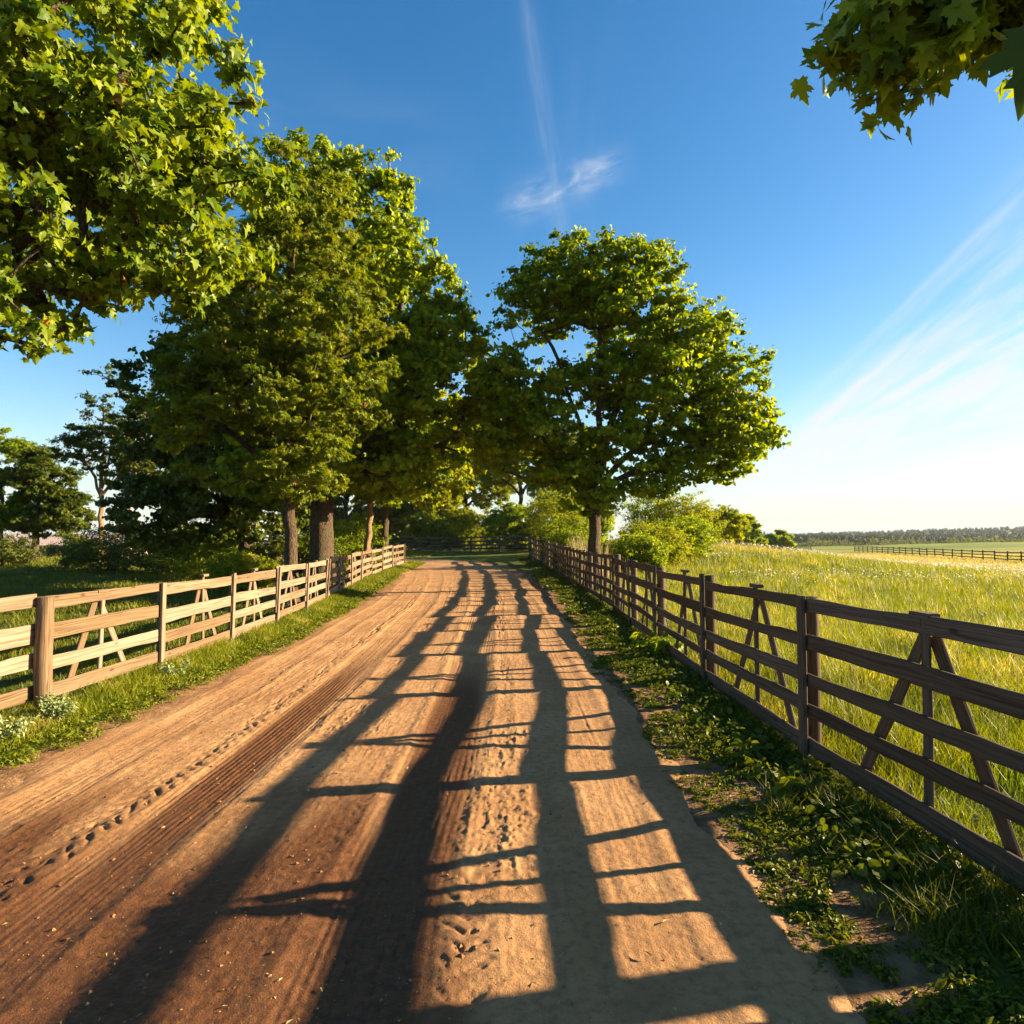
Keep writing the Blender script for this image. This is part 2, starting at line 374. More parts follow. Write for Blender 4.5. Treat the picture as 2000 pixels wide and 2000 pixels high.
# ---- road
ss = [0.4]
while ss[-1] < 58:
    v = max(ss[-1], 2.0); ss.append(ss[-1] + float(np.clip(0.0010 * v * v, 0.008, 0.25)))
ss = np.array([-7, -5, -3, -1.5, -0.5, 0.0] + ss)
HALF = 2.62
tt = np.linspace(-HALF - 0.15, HALF + 0.15, 620)
TS, SS = np.meshgrid(tt, ss)
cx = np.interp(SS, RS, RP[:, 0]); cy = np.interp(SS, RS, RP[:, 1])
tg = np.gradient(RP, RS, axis=0); tg /= np.linalg.norm(tg, axis=1)[:, None]
tx = np.interp(SS, RS, tg[:, 0]); ty = np.interp(SS, RS, tg[:, 1])
RX = cx + TS * ty; RY = cy - TS * tx
def road_relief(s, t):
    wob = (fbm(s * 0.25, t * 0 + 3, 3, 11) - .5) * 0.35
    tw = t + wob
    fade = 1 - sstep(14, 30, s)
    h = (fbm(s * 0.35, t * 0.8, 2, 1) - .5) * 0.016
    h += (fbm(s * 1.2, t * 9, 4, 21) - .5) * 0.006
    h += (fbm(s * 11, t * 11, 4, 31, .6) - .5) * 0.007
    h += (fbm(s * 45, t * 45, 3, 35, .6) - .5) * 0.0045 * (1 - sstep(5, 9, s))
    rough_band = gauss(t, -1.55, .5) * .5 + gauss(t, -.2, .42) + gauss(t, 1.1, .28) * .8
    cl = (np.maximum(fbm(s * 16, t * 20, 4, 41, .7) - .54, 0) * 0.06 + np.maximum(fbm(s * 7, t * 26, 3, 43, .6) - .58, 0) * .05)
    h += cl * rough_band * .75 * (0.35 + sstep(.4, .65, fbm(s * .6, t * .6, 2, 47)))
    hol = np.maximum(fbm(s * 9, t * 10, 3, 44, .6) - .64, 0) * 0.16
    h -= hol * .12 * rough_band
    # wheel tracks: shallow troughs, long fine grooves, raised rims
    for c, wd, dep, gr in ((-.88, .24, .013, 1), (.62, .27, .011, .7), (-1.9, .18, .005, .4), (1.75, .22, .004, .15)):
        k = np.exp(-((tw - c) / wd) ** 4)
        h -= dep * k
        h += 0.008 * gauss(tw, c - wd * 1.25, .055) * (0.4 + fbm(s * 5, t * 0 + c, 3, 5)) + 0.007 * gauss(tw, c + wd * 1.25, .05) * (0.4 + fbm(s * 5, t * 0 + c, 3, 6))
        pr = sstep(.35, .6, fbm(s * .35, t * 0 + c, 2, 51))
        h += gr * 0.0030 * np.cos(2 * PI * tw / (.052 + .01 * np.sin(c * 9)) + 5 * (fbm(s * .7, t * 3, 2, 8))) * k * (.15 + pr) * (.3 + 1.2 * fbm(s * 1.5, t * 22, 2, 9))
        h += 0.006 * (fbm(s * .5, t * 55, 3, 61) - .5) * k
    # lug prints
    for c, wd, per, dep, sd, ph in ((-1.24, .095, .14, .026, 71, 1), (1.02, .10, .14, .014, 77, -1), (-.38, .06, .10, .010, 79, 1), (.24, .05, .11, .008, 83, -1)):
        q = tw - c
        k = np.exp(-(q / wd) ** 4)
        lug = np.clip(np.sin(2 * PI * (s + ph * np.abs(q) * .9 + .22 * fbm(s * 2.2, t * 5, 3, 3)) / per) - .15, 0, 1) ** .8
        jag = 2.2 * np.maximum(fbm(s * 17, t * 22, 3, 91) - .3, 0) * 1.3
        h -= dep * k * lug * sstep(.30, .50, fbm(s * .5, t * 0 + sd, 2, sd)) * jag
        h += dep * .45 * gauss(q, wd * 1.35, .035) * fbm(s * 12, t * 12, 2, 92)
    # foot and hoof dents on the smooth right-hand side
    dn = vn(s * 3.3, t * 4.5, 95)
    h -= 0.004 * sstep(.80, .92, dn) * sstep(1.1, 1.4, t)
    h += (fbm(s * 1.0, t * 40, 3, 64) - .5) * 0.0035 * (1 - sstep(1.2, 1.5, t))
    return h * (0.35 + 0.65 * fade) * (1 - .8 * sstep(2.2, 2.6, np.abs(t)))
edge = sstep(HALF - 0.42, HALF + 0.25, np.abs(TS) + (fbm(RY * 1.7, RX * 1.7, 4, 13) - .5) * 0.45)
RZ = gz(RX, RY) + 0.012 + road_relief(SS, TS) - 0.085 * edge
wet = sstep(6.6, 2.6, SS + (fbm(RX * 1.2, RY * .5, 3, 17) - .5) * 4.5) * sstep(1.35, .45, TS + (fbm(RX * 1.5, RY * .6, 3, 18) - .5) * 1.0)
wet = np.maximum(wet * (.55 + .6 * fbm(SS * .8, TS * 8, 3, 19)), 0.75 * sstep(13, 6, SS) * np.exp(-((TS + .85) / .22) ** 4))
wet = np.maximum(wet, 0.85 * sstep(11, 6, SS) * np.exp(-((TS - .62) / .28) ** 4))
ny, nx = TS.shape; ii = np.arange(nx * ny).reshape(ny, nx)
RF = np.stack([ii[:-1, :-1], ii[:-1, 1:], ii[1:, 1:], ii[1:, :-1]], -1).reshape(-1, 4)
def road_mat():
    m, nt, out = newmat('sandy_dirt')
    t = nt.nodes.new('ShaderNodeTexCoord'); P = t.outputs['Object']
    n1 = noise(nt, P, 1.3, 5); n2 = noise(nt, P, 18.0, 6, 0.7); n3 = noise(nt, P, 120.0, 4, 0.7)
    mp = nt.nodes.new('ShaderNodeMapping'); mp.inputs['Scale'].default_value = (14, 1.0, 1); nt.links.new(P, mp.inputs[0])
    n5 = noise(nt, mp.outputs[0], 2.0, 5, 0.6)
    wet = attr(nt, 'wet')
    dry = mixc(nt, n1.step(0.3, 0.7), (0.34, 0.168, 0.066), (0.46, 0.250, 0.110))
    dry = mixc(nt, n2.step(0.42, 0.68) * 0.65, dry, (0.19, 0.10, 0.048))
    dry = mixc(nt, n5.step(0.5, 0.75) * 0.3, dry, (0.21, 0.112, 0.055))
    wt = mixc(nt, n2.step(0.3, 0.7), (0.068, 0.025, 0.008), (0.145, 0.056, 0.018))
    wt = mixc(nt, n5.step(0.52, 0.8) * 0.5, wt, (0.15, 0.074, 0.034))
    f = (wet + (n2 - 0.5) * 0.35 + (n1 - 0.5) * 0.3).step(0.15, 0.75)
    col = mixc(nt, f, dry, wt)
    sp = noise(nt, P, 70.0, 2, 0.5)
    col = mixc(nt, sp.step(0.70, 0.78) * 0.6, col, (0.55, 0.45, 0.34))
    col = mixc(nt, noise(nt, P, 46.0, 2, 0.5).step(0.70, 0.78) * 0.6, col, (0.09, 0.05, 0.03))  # dark specks: small crumb shadows painted into the dirt colour
    h = n3 * 0.35 + n2 * 0.65
    rg = X(nt, f.s) * -0.35 + 0.95
    nt.links.new(bsdf(nt, col, rg, 0.25, bump(nt, h, 1.0, 0.016)), out.inputs['Surface'])
    return m
ROADM = road_mat()
road = obj('dirt_road', np_mesh('dirt_road', np.c_[RX.ravel(), RY.ravel(), RZ.ravel()], RF, ROADM, {'wet': wet.ravel()}, True))
tag(road, 'sandy dirt road with tyre tracks curving left between two fences', kind='structure')
def groundz(x, y):
    x = np.atleast_1d(np.asarray(x, float)); y = np.atleast_1d(np.asarray(y, float))
    return gz(x, y)

# ------------------------------------------------------------------ leaf / blade instancing in numpy
def tmpl(outline, centre, fold=0.12, droop=0.15):
    pts = [centre] + outline
    V = np.array([(p[0], p[1], 0) for p in pts], float)
    V[:, 2] = np.abs(V[:, 0]) * fold - droop * V[:, 1] ** 2
    n = len(outline)
    F = np.array([(0, 1 + i, 1 + (i + 1) % n) for i in range(n)])
    return V, F
def mirror(h): return h + [(-x, y) for x, y in h[::-1] if x != 0]
MAPLE_HI = tmpl(mirror([(0, 0), (.10, -.05), (.22, -.10), (.27, -.02), (.46, .02), (.36, .14), (.42, .22), (.34, .27), (.50, .36), (.62, .55), (.46, .52), (.44, .63), (.34, .56), (.22, .50), (.20, .62), (.27, .75), (.15, .74), (.10, .88), (0, 1.08)]), (0, .34), .10, .25)
MAPLE = tmpl(mirror([(0, 0), (.28, -.08), (.44, .10), (.33, .26), (.60, .52), (.30, .52), (.22, .76), (0, 1.05)]), (0, .34), .15, .25)
STAR = tmpl([(0, 0), (.42, .05), (.52, .55), (0, 1.0), (-.52, .55), (-.42, .05)], (0, .38), .18, .25)
OVAL = (np.array([(0, 0, 0), (.26, .45, .06), (0, 1, -.15), (-.26, .45, .06)], float), np.array([(0, 1, 2), (0, 2, 3)]))
LANCE = (np.array([(0, 0, 0), (.15, .4, .03), (0, 1, -.2), (-.15, .4, .03)], float), np.array([(0, 1, 2), (0, 2, 3)]))
ROUND = tmpl([(0, 0), (.35, .15), (.45, .5), (.25, .85), (0, .95), (-.25, .85), (-.45, .5), (-.35, .15)], (0, .45), .15, .2)
# spray of five leaflets for far crowns
def spray():
    V = []; F = []
    for k, a in enumerate((-1.2, -.55, 0, .6, 1.25)):
        c, s = math.cos(a), math.sin(a); b = len(V)
        for x, y, z in ((0, .1, 0), (.17, .5, .05), (0, 1 - abs(a) * .15, -.1), (-.17, .5, .05)):
            V.append((x * c + y * s, -x * s + y * c, z - .08 * abs(a)))
        F += [(b, b + 1, b + 2), (b, b + 2, b + 3)]
    return np.array(V), np.array(F)
SPRAY = spray()
def unit(v): return v / np.maximum(np.linalg.norm(v, axis=-1, keepdims=True), 1e-9)
def place(T, P, nrm, tip, size):
    V, F = T; n = len(P)
    z = unit(nrm); y = unit(tip - (tip * z).sum(1, keepdims=True) * z); x = np.cross(y, z)
    W = (V[None, :, 0, None] * x[:, None] + V[None, :, 1, None] * y[:, None] + V[None, :, 2, None] * z[:, None]) * size[:, None, None] + P[:, None]
    FF = F[None] + (np.arange(n) * len(V))[:, None, None]
    return W.reshape(-1, 3), FF.reshape(-1, F.shape[1])
def foliage(name, T, P, nrm, tip, size, mat, rng, parent=None, var=None, extra=None):
    V, F = place(T, P, nrm, tip, size)
    if var is None: var = rng.random(len(P))
    at = {'var': np.repeat(var, len(T[0]))}
    if extra is not None: at['patch'] = np.repeat(extra, len(T[0]))
    return obj(name, np_mesh(name, V, F, mat, at), parent)

# ------------------------------------------------------------------ trees
def tube(pts, rad, sides, V, F, base, flare=False, rng=None):
    pts = np.asarray(pts); n = len(pts)
    d = unit(np.gradient(pts, axis=0))
    ref = np.array([1.0, 0.2, 0.1]); a = np.linspace(0, 2 * PI, sides, endpoint=False)
    prev = None
    for i in range(n):
        u = ref - d[i] * (ref @ d[i]) if prev is None else prev - d[i] * (prev @ d[i])
        u = u / np.linalg.norm(u); prev = u; v = np.cross(d[i], u)
        r = rad[i] * np.ones(sides)
        if flare:
            r = r * (1 + 0.07 * np.sin(a * 3 + i * .2) + 0.05 * np.sin(a * 7 + i * .5 + 1)) * (1 + 0.05 * rng.standard_normal())
            if i < 4: r = r * (1 + [.75, .32, .12, .03][i] * (1 + .35 * np.sin(a * 5 + 1)))
        V.append(pts[i] + np.outer(np.cos(a) * r, u) + np.outer(np.sin(a) * r, v))
        if i:
            b0 = base + (i - 1) * sides; b1 = base + i * sides; k = np.arange(sides); k2 = (k + 1) % sides
            F.append(np.stack([b0 + k, b0 + k2, b1 + k2, b1 + k], -1))
    return base + n * sides

def tree(name, label, base, tr, fork, lobes, n_cl, n_lf, lsize, T, lmat, seed, crad=0.42, bark=None, cat='tree', group=None, lean=(0, 0), limbs=None, shell=0.62, up=0.22, tipr=0.010, zmin=None, droop=0.7, K=True, flat=0.7):
    if K: n_cl = int(n_cl * 1.85); n_lf = int(n_lf * .70); crad = crad * .62; lsize = lsize * .76
    rng = np.random.default_rng(seed)
    bx_, by_ = base; bz = float(groundz(bx_, by_)[0]) - 0.05
    root = thing(name, label, cat, (bx_, by_, bz), group)
    L = np.array(lobes, float)
    # clump centres
    wgt = L[:, 3] * L[:, 4] + L[:, 3] * L[:, 5] + L[:, 4] * L[:, 5]; wgt /= wgt.sum()
    cs = []; outs = []
    tries = 0
    while len(cs) < n_cl and tries < 60:
        tries += 1; m = n_cl
        k = rng.choice(len(L), m, p=wgt); d = unit(rng.standard_normal((m, 3)))
        r = shell + (1.16 - shell) * rng.random(m) ** 0.8
        r = np.where(rng.random(m) < 0.12, rng.random(m) * .8, r)
        P = L[k, :3] + d * r[:, None] * L[k, 3:]
        q = np.sqrt((((P[:, None] - L[None, :, :3]) / L[None, :, 3:]) ** 2).sum(2)); q[np.arange(m), k] = 9
        ok = (q.min(1) > 0.62) | (rng.random(m) < .15)
        if zmin is not None: ok &= P[:, 2] > zmin
        keep = fbm(P[:, 0] * .9 + P[:, 1] * .6, P[:, 2] * 1.1, 2, seed % 50) > .35
        ok &= keep
        cs.extend(P[ok]); outs.extend(unit(d / L[k, 3:])[ok])
    cs = np.array(cs[:n_cl]); outs = np.array(outs[:n_cl])
    # skeleton
    N = [np.array([bx_, by_, bz])]; par = [-1]
    nt_ = max(5, int(fork / .35))
    for i in range(1, nt_ + 1):
        f = i / nt_
        N.append(np.array([bx_ + lean[0] * f ** 1.3 + .03 * rng.standard_normal(), by_ + lean[1] * f + .03 * rng.standard_normal(), bz + fork * f])); par.append(i - 1)
    top = nt_
    for li, lb in enumerate(L if limbs is None else np.array(limbs, float)):
        st = top - int(rng.integers(0, max(1, nt_ // 4)))
        a = N[st]; b = lb[:3] - np.array([0, 0, .25 * lb[5] if len(lb) > 5 else 0])
        dist = np.linalg.norm(b - a)
        c = a + (b - a) * .4 + np.array([0, 0, dist * .16]) + rng.standard_normal(3) * dist * .05
        ns = max(3, int(dist / .4)); pv = st
        for j in range(1, ns + 1):
            f = j / ns
            p = (1 - f) ** 2 * a + 2 * f * (1 - f) * c + f * f * b + rng.standard_normal(3) * .045
            N.append(p); par.append(pv); pv = len(N) - 1
    NA = np.zeros((len(N) + n_cl * 14, 3)); NA[:len(N)] = N; cnt = len(N)
    plen = list(np.zeros(cnt))
    for i in range(1, cnt): plen[i] = plen[par[i]] + np.linalg.norm(NA[i] - NA[par[i]])
    pl = np.zeros(len(NA)); pl[:cnt] = plen
    order = np.argsort(np.linalg.norm(cs - N[top], axis=1))
    is_tip = []
    for ci in order:
        c = cs[ci]; dd = NA[:cnt] - c; d2 = np.linalg.norm(dd, axis=1)
        cost = d2 + np.maximum(dd[:, 2], 0) * .6 + pl[:cnt] * .05
        cost[:max(2, nt_ // 2)] += 4
        j = int(np.argmin(cost)); a = NA[j].copy(); dist = d2[j]
        ns = int(np.clip(dist / .35, 1, 8)); pv = j
        mid = (a + c) / 2 + np.array([0, 0, .12 * dist]) + rng.standard_normal(3) * .06 * dist
        for k in range(1, ns + 1):
            f = k / ns; p = (1 - f) ** 2 * a + 2 * f * (1 - f) * mid + f * f * c
            NA[cnt] = p; par.append(pv); pl[cnt] = pl[pv] + dist / ns; pv = cnt; cnt += 1
        is_tip.append(pv)
    par = np.array(par); wt = np.zeros(cnt); wt[is_tip] = 1
    for i in range(cnt - 1, 0, -1): wt[par[i]] += wt[i]
    wt = np.maximum(wt, .5)
    rad = np.maximum(tr * (wt / wt[0]) ** 0.47, tipr * .6)
    for i in range(1, cnt): rad[i] = min(rad[i], rad[par[i]] * .995)
    for i in range(1, nt_ + 1): rad[i] = min(tr * (1 - .22 * i / nt_), tr)
    heavy = {}
    for i in range(1, cnt):
        p = par[i]
        if p not in heavy or wt[i] > wt[heavy[p]]: heavy[p] = i
    V = []; F = []; bse = 0
    starts = [(0, None)] + [(i, par[i]) for i in range(1, cnt) if heavy[par[i]] != i]
    for st, pr in starts:
        path = [] if pr is None else [pr]; i = st
        while True:
            path.append(i)
            if i not in heavy: break
            i = heavy[i]
        if len(path) < 2: continue
        rr = rad[path].copy()
        if pr is not None: rr[0] = min(rad[pr], rad[path[1]] * 1.35)
        sides = 14 if rr[0] > .12 else (8 if rr[0] > .05 else (5 if rr[0] > .02 else 4))
        bse = tube(NA[path], rr, sides, V, F, bse, pr is None, rng)
    off = np.array([bx_, by_, bz])
    tk = obj('trunk', np_mesh('trunk', np.concatenate(V) - off, np.concatenate(F), bark or BARK, None, True), root)
    # leaves
    m = n_lf * len(cs); idx = np.repeat(np.arange(len(cs)), n_lf)
    rc = crad * (0.65 + .7 * rng.random(len(cs)))
    d = unit(rng.standard_normal((m, 3))); d[:, 2] = np.where(d[:, 2] < -.3, -d[:, 2] * .6, d[:, 2])
    r = np.minimum(np.abs(rng.normal(0, .62, m)) + .12, 1.35)
    squash = np.array([1, 1, flat])
    P = cs[idx] + d * squash * (r * rc[idx])[:, None] + outs[idx] * (rc[idx] * .15)[:, None]
    if zmin is not None: P[:, 2] = np.maximum(P[:, 2], zmin - .25 - rng.random(m) * .3)
    out = unit(d * .7 + outs[idx] * .6)
    nr = out * .65 + np.array([0, 0, up]) + rng.standard_normal((m, 3)) * .50
    tip = out * .7 + np.array([0, 0, -droop]) + rng.standard_normal((m, 3)) * .5
    sz = lsize * (.6 + .6 * rng.random(m))
    cv = rng.random(len(cs))
    var = np.clip(.55 * rng.random(m) + .45 * cv[idx], 0, .95)
    var = np.where(rng.random(m) < .005, 1.0, var)
    foliage('crown', T, P - off, nr, tip, sz, lmat, rng, root, var)
    return root

# near maple, left: its branches fill the upper left
tree('maple_tree', 'nearest maple, large leaves hanging over the left fence at the upper left', (-9.4, 8.6), .30, 3.4,
     [(-6.5, 8.2, 8.2, 2.4, 2.4, 2.4), (-5.0, 8.1, 7.3, 1.35, 1.6, 1.9), (-4.35, 8.1, 5.9, 1.25, 1.4, 1.15), (-5.6, 7.9, 5.7, 1.5, 1.5, 1.4), (-6.1, 7.7, 4.75, 1.15, 1.3, 1.0), (-9.0, 8.8, 8.0, 3.2, 3.4, 3.6)],
     600, 82, .155, MAPLE, LEAF_NEAR, 11, .46, zmin=3.9, shell=.5)
# ash-like tree
tree('ash_tree', 'yellow-green tree with slim dark trunk just behind the left fence, hung with reddish seed bunches', (-5.35, 16.0), .17, 3.0,
     [(-5.3, 16.0, 9.3, 1.35, 1.4, 1.5), (-5.2, 16.0, 7.5, 1.9, 1.8, 1.6), (-4.2, 15.8, 6.6, 1.35, 1.5, 1.5), (-6.6, 16.0, 6.6, 1.6, 1.6, 1.6), (-4.9, 15.6, 4.9, 1.7, 1.6, 1.4), (-7.2, 16.0, 4.9, 1.4, 1.5, 1.3), (-5.0, 15.6, 3.4, 1.2, 1.2, .8), (-6.9, 16, 3.6, 1.0, 1.1, .7)],
     620, 62, .145, SPRAY, LEAF_ASH, 12, .36, bark=BARK, shell=.45)
tree('maple_tree', 'tallest dark green maple with the thickest trunk, middle of the left grove', (-6.3, 22.0), .43, 3.6,
     [(-6.7, 22, 12.9, 1.7, 1.9, 2.0), (-4.6, 22, 12.2, 1.25, 1.5, 2.0), (-3.7, 22, 9.9, 1.7, 2.0, 1.9), (-2.6, 22, 8.1, 1.5, 1.9, 1.9), (-2.6, 21.6, 5.9, 1.6, 1.9, 1.5), (-6.2, 22, 9.6, 2.7, 2.7, 2.8), (-5.2, 21.4, 5.6, 2.6, 2.2, 1.9), (-8.4, 22, 6.6, 2.1, 2.2, 2.6), (-7.6, 21.6, 3.9, 1.6, 1.8, 1.0), (-4.0, 21.4, 4.0, 1.6, 1.6, .9), (-2.2, 22, 7.0, 1.5, 1.8, 1.8), (-1.9, 22.4, 5.0, 1.3, 1.5, 1.0)],
     1000, 62, .20, STAR, LEAF_DEEP, 13, .52, shell=.55)
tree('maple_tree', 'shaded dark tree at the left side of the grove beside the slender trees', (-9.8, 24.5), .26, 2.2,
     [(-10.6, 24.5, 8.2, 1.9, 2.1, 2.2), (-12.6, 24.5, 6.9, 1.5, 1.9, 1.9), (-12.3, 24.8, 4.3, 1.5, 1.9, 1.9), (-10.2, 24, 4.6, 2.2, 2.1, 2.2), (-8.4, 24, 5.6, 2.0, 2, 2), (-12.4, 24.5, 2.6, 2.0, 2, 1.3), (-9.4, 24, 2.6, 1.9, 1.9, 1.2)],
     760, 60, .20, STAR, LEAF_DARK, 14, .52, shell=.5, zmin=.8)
tree('slender_tree', 'tall slender open tree with a thin bare trunk left of the dark grove', (-21.6, 35.0), .14, 4.0,
     [(-21.6, 35, 9.0, 1.0, 1.2, 1.5), (-21.2, 35, 7.2, 1.6, 1.5, 1.4), (-22.7, 35, 6.2, 1.1, 1.2, 1.1), (-20.2, 35, 5.6, 1.3, 1.3, 1.2)],
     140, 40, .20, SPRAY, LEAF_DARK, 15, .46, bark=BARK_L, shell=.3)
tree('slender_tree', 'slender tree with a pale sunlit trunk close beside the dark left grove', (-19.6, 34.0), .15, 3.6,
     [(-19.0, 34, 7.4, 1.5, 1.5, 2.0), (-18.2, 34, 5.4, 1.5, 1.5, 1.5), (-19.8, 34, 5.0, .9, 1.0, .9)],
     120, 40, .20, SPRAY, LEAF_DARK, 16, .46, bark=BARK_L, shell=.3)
tree('field_tree', 'round-topped tree standing at the far left edge behind the pasture', (-31.5, 41.0), .20, 2.6,
     [(-31.3, 41, 6.2, 2.0, 2, 1.9), (-32.5, 41, 4.2, 1.8, 1.8, 1.9), (-30.3, 41, 4.0, 1.5, 1.6, 1.6)],
     240, 50, .26, SPRAY, LEAF_DEEP, 17, .5, shell=.4)
tree('field_tree', 'broad low dark tree just right of the far left tree', (-28.6, 40.0), .20, 2.0,
     [(-28.4, 40, 5.3, 1.8, 1.8, 1.6), (-29.0, 40, 3.4, 2.0, 2, 1.4), (-27.0, 40, 3.1, 1.4, 1.6, 1.3), (-26.3, 39.6, 3.9, .8, .8, .5)],
     260, 50, .26, SPRAY, LEAF_DARK, 18, .5, shell=.4, zmin=1.2)
tree('maple_tree', 'tree with a leaning sunlit orange trunk behind the bend of the left fence', (-5.95, 27.0), .15, 3.2,
     [(-5.6, 27, 7.2, 2.0, 2.0, 2.0), (-4.2, 27, 5.6, 1.6, 1.7, 1.4), (-6.9, 27, 5.0, 1.6, 1.7, 1.3), (-5.0, 27, 3.9, 1.4, 1.4, .8)],
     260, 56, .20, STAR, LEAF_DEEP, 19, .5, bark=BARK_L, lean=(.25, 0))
tree('maple_tree', 'tree with a dark trunk beside the far end of the left fence', (-5.9, 31.0), .20, 3.0,
     [(-5.2, 31, 8.0, 2.4, 2.2, 2.2), (-3.6, 31, 6.0, 2.0, 2.0, 1.6), (-6.4, 31, 5.0, 2.0, 2.0, 1.5), (-3.8, 31, 4.2, 1.5, 1.6, 1.0)],
     320, 56, .22, STAR, LEAF_YEL, 20, .55)
# trees beyond the back fence
tree('willow_tree', 'pale silvery tree with a thin sunlit trunk behind the back fence', (-9.6, 64.0), .22, 3.5,
     [(-9.0, 64, 7.0, 2.4, 2.4, 2.2), (-7.6, 64, 5.0, 2.0, 2, 1.6), (-10.6, 64, 5.2, 1.8, 2, 1.6)],
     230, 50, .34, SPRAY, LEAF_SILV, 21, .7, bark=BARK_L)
tree('background_tree', 'bright green tree in the gap above the bend of the road', (-4.6, 66.0), .28, 4.5,
     [(-4.6, 66, 10.5, 3.2, 3, 3.0), (-6.4, 66, 7.0, 2.4, 2.4, 2.0), (-2.4, 66, 7.2, 2.6, 2.4, 2.2)],
     300, 50, .36, SPRAY, LEAF_YEL, 22, .8)
tree('background_tree', 'thin twin-limbed tree behind the corner where the fences meet', (.8, 60.0), .22, 5.5,
     [(.2, 60, 10.5, 2.4, 2.4, 2.4), (2.4, 60, 8.6, 2.2, 2.2, 1.8), (-1.4, 60, 7.8, 1.8, 2, 1.4)],
     200, 46, .34, SPRAY, LEAF_YEL, 23, .7)
tree('background_tree', 'tree half hidden behind the lone roadside maple', (5.4, 58.0), .26, 3.0,
     [(5.4, 58, 9.0, 2.4, 3, 2.2), (3.6, 58, 6.4, 1.8, 2.4, 1.6)],
     200, 50, .34, SPRAY, LEAF_YEL, 24, .75)
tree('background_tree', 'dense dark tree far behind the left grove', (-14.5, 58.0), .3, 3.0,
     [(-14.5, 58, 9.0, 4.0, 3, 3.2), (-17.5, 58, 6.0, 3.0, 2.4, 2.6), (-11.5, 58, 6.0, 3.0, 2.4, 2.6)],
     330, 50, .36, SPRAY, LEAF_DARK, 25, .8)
# lone maple by the right fence
tree('maple_tree', 'lone broad maple standing right of the road against the right fence', (2.62, 21.2), .22, 2.9,
     [(.9, 21.2, 9.1, 1.3, 1.7, 1.5), (1.9, 21.2, 10.2, 1.0, 1.3, 1.15), (3.0, 21.2, 9.9, 1.2, 1.6, 1.3), (4.4, 21.2, 9.8, 1.0, 1.3, 1.2), (3.9, 21.2, 8.6, 1.6, 1.8, 1.4), (5.6, 21.2, 7.7, 1.5, 1.8, 1.3), (6.9, 21.2, 6.6, 1.3, 1.6, 1.3), (7.2, 21.2, 5.1, 1.15, 1.5, 1.2), (6.2, 21.2, 4.4, 1.35, 1.5, .9), (5.0, 21.2, 6.3, 2.0, 2.1, 1.5), (2.9, 21.2, 7.3, 2.2, 2.1, 1.5), (.4, 21.2, 7.0, 1.5, 1.9, 1.7), (.5, 21.2, 5.0, 1.5, 1.8, 1.1), (-.2, 21.2, 6.3, 1.0, 1.5, 1.5), (-.2, 21.2, 4.6, .9, 1.3, .8), (1.4, 20.9, 3.9, 1.1, 1.2, .6), (3.3, 20.7, 4.5, 1.2, 1.3, .6), (4.4, 20.8, 3.6, .9, 1.2, .6), (2.5, 20.5, 2.95, 1.0, .8, .55)],
     1250, 56, .165, STAR, LEAF_DEEP, 26, .44, shell=.45, up=.3,
     limbs=[(1.1, 21.2, 8.6, 1, 1, 1), (2.7, 21.2, 9.3, 1, 1, 1), (4.2, 21.2, 8.3, 1, 1, 1), (6.2, 21.2, 6.4, 1, 1, 1), (6.6, 21.2, 4.9, 1, 1, 1), (.5, 21.2, 5.9, 1, 1, 1)])
# near right maple: trunk outside the frame, one branch hangs in at the top right
near_maple = tree('maple_tree', 'shaded maple branch with big pointed leaves hanging in at the upper right', (5.1, 3.40), .15, 2.6,
     [(4.9, 3.0, 5.9, 1.9, 1.9, 1.6), (3.3, 3.3, 5.3, 1.0, 1.0, .9), (2.55, 3.45, 4.75, .55, .5, .4), (2.06, 3.45, 4.30, .25, .30, .30), (2.1, 3.45, 4.40, .30, .34, .34), (2.15, 3.45, 4.70, .36, .36, .36), (2.4, 3.45, 4.62, .34, .4, .32), (2.62, 3.45, 4.75, .4, .4, .3), (2.2, 3.7, 4.75, .4, .4, .3), (5.0, 2.1, 4.35, 1.2, .9, .5), (5.8, 3.4, 7.2, 2.2, 2.0, 1.6)],  # includes a low lobe added out of view to shade the twig leaves
     460, 52, .17, MAPLE_HI, LEAF_NEAR, 27, .30, zmin=3.96, shell=.4, limbs=[(4.4, 3.0, 6.0, 1, 1, .5), (3.2, 3.4, 5.6, 1, 1, .5), (2.6, 3.45, 5.2, 1, 1, .4), (5.8, 3.4, 7.2, 1, 1, 1)])

def low_twig():
    g = np.random.default_rng(44); o = np.array(near_maple.location)
    pts = np.array([(2.9, 3.0, 5.0), (2.4, 2.5, 4.55), (1.9, 2.05, 4.0), (1.5, 1.7, 3.45), (1.35, 1.48, 3.05), (1.16, 1.34, 2.82)])
    V = []; F = []; tube(pts - o, np.array([.014, .011, .008, .006, .004, .003]), 6, V, F, 0)
    tw = obj('twig', np_mesh('twig', np.concatenate(V), np.concatenate(F), BARK, None, True), near_maple)
    P = np.array([(1.09, 1.32, 2.74), (1.26, 1.36, 2.84), (1.32, 1.40, 2.95), (1.45, 1.5, 3.05), (1.27, 1.36, 2.95), (1.55, 1.6, 3.2)]) - o
    tip = np.array([(-.35, -.05, -1.0), (.3, .1, -1), (-.1, .3, -1), (.5, 0, -.8), (-.2, .2, -.6), (0, 0, -1)]); nr = np.array([(-.5, -1, .25), (.2, -1, .3), (.5, -.8, .4), (0, -1, .3), (-.7, -.5, .5), (.3, -1, .2)])
    foliage('leaves', MAPLE_HI, P, nr, tip, np.array([.165, .14, .13, .14, .12, .13]), LEAF_DARK, g, tw)  # darker leaf than the crown's; the crown's shade is painted in
low_twig()

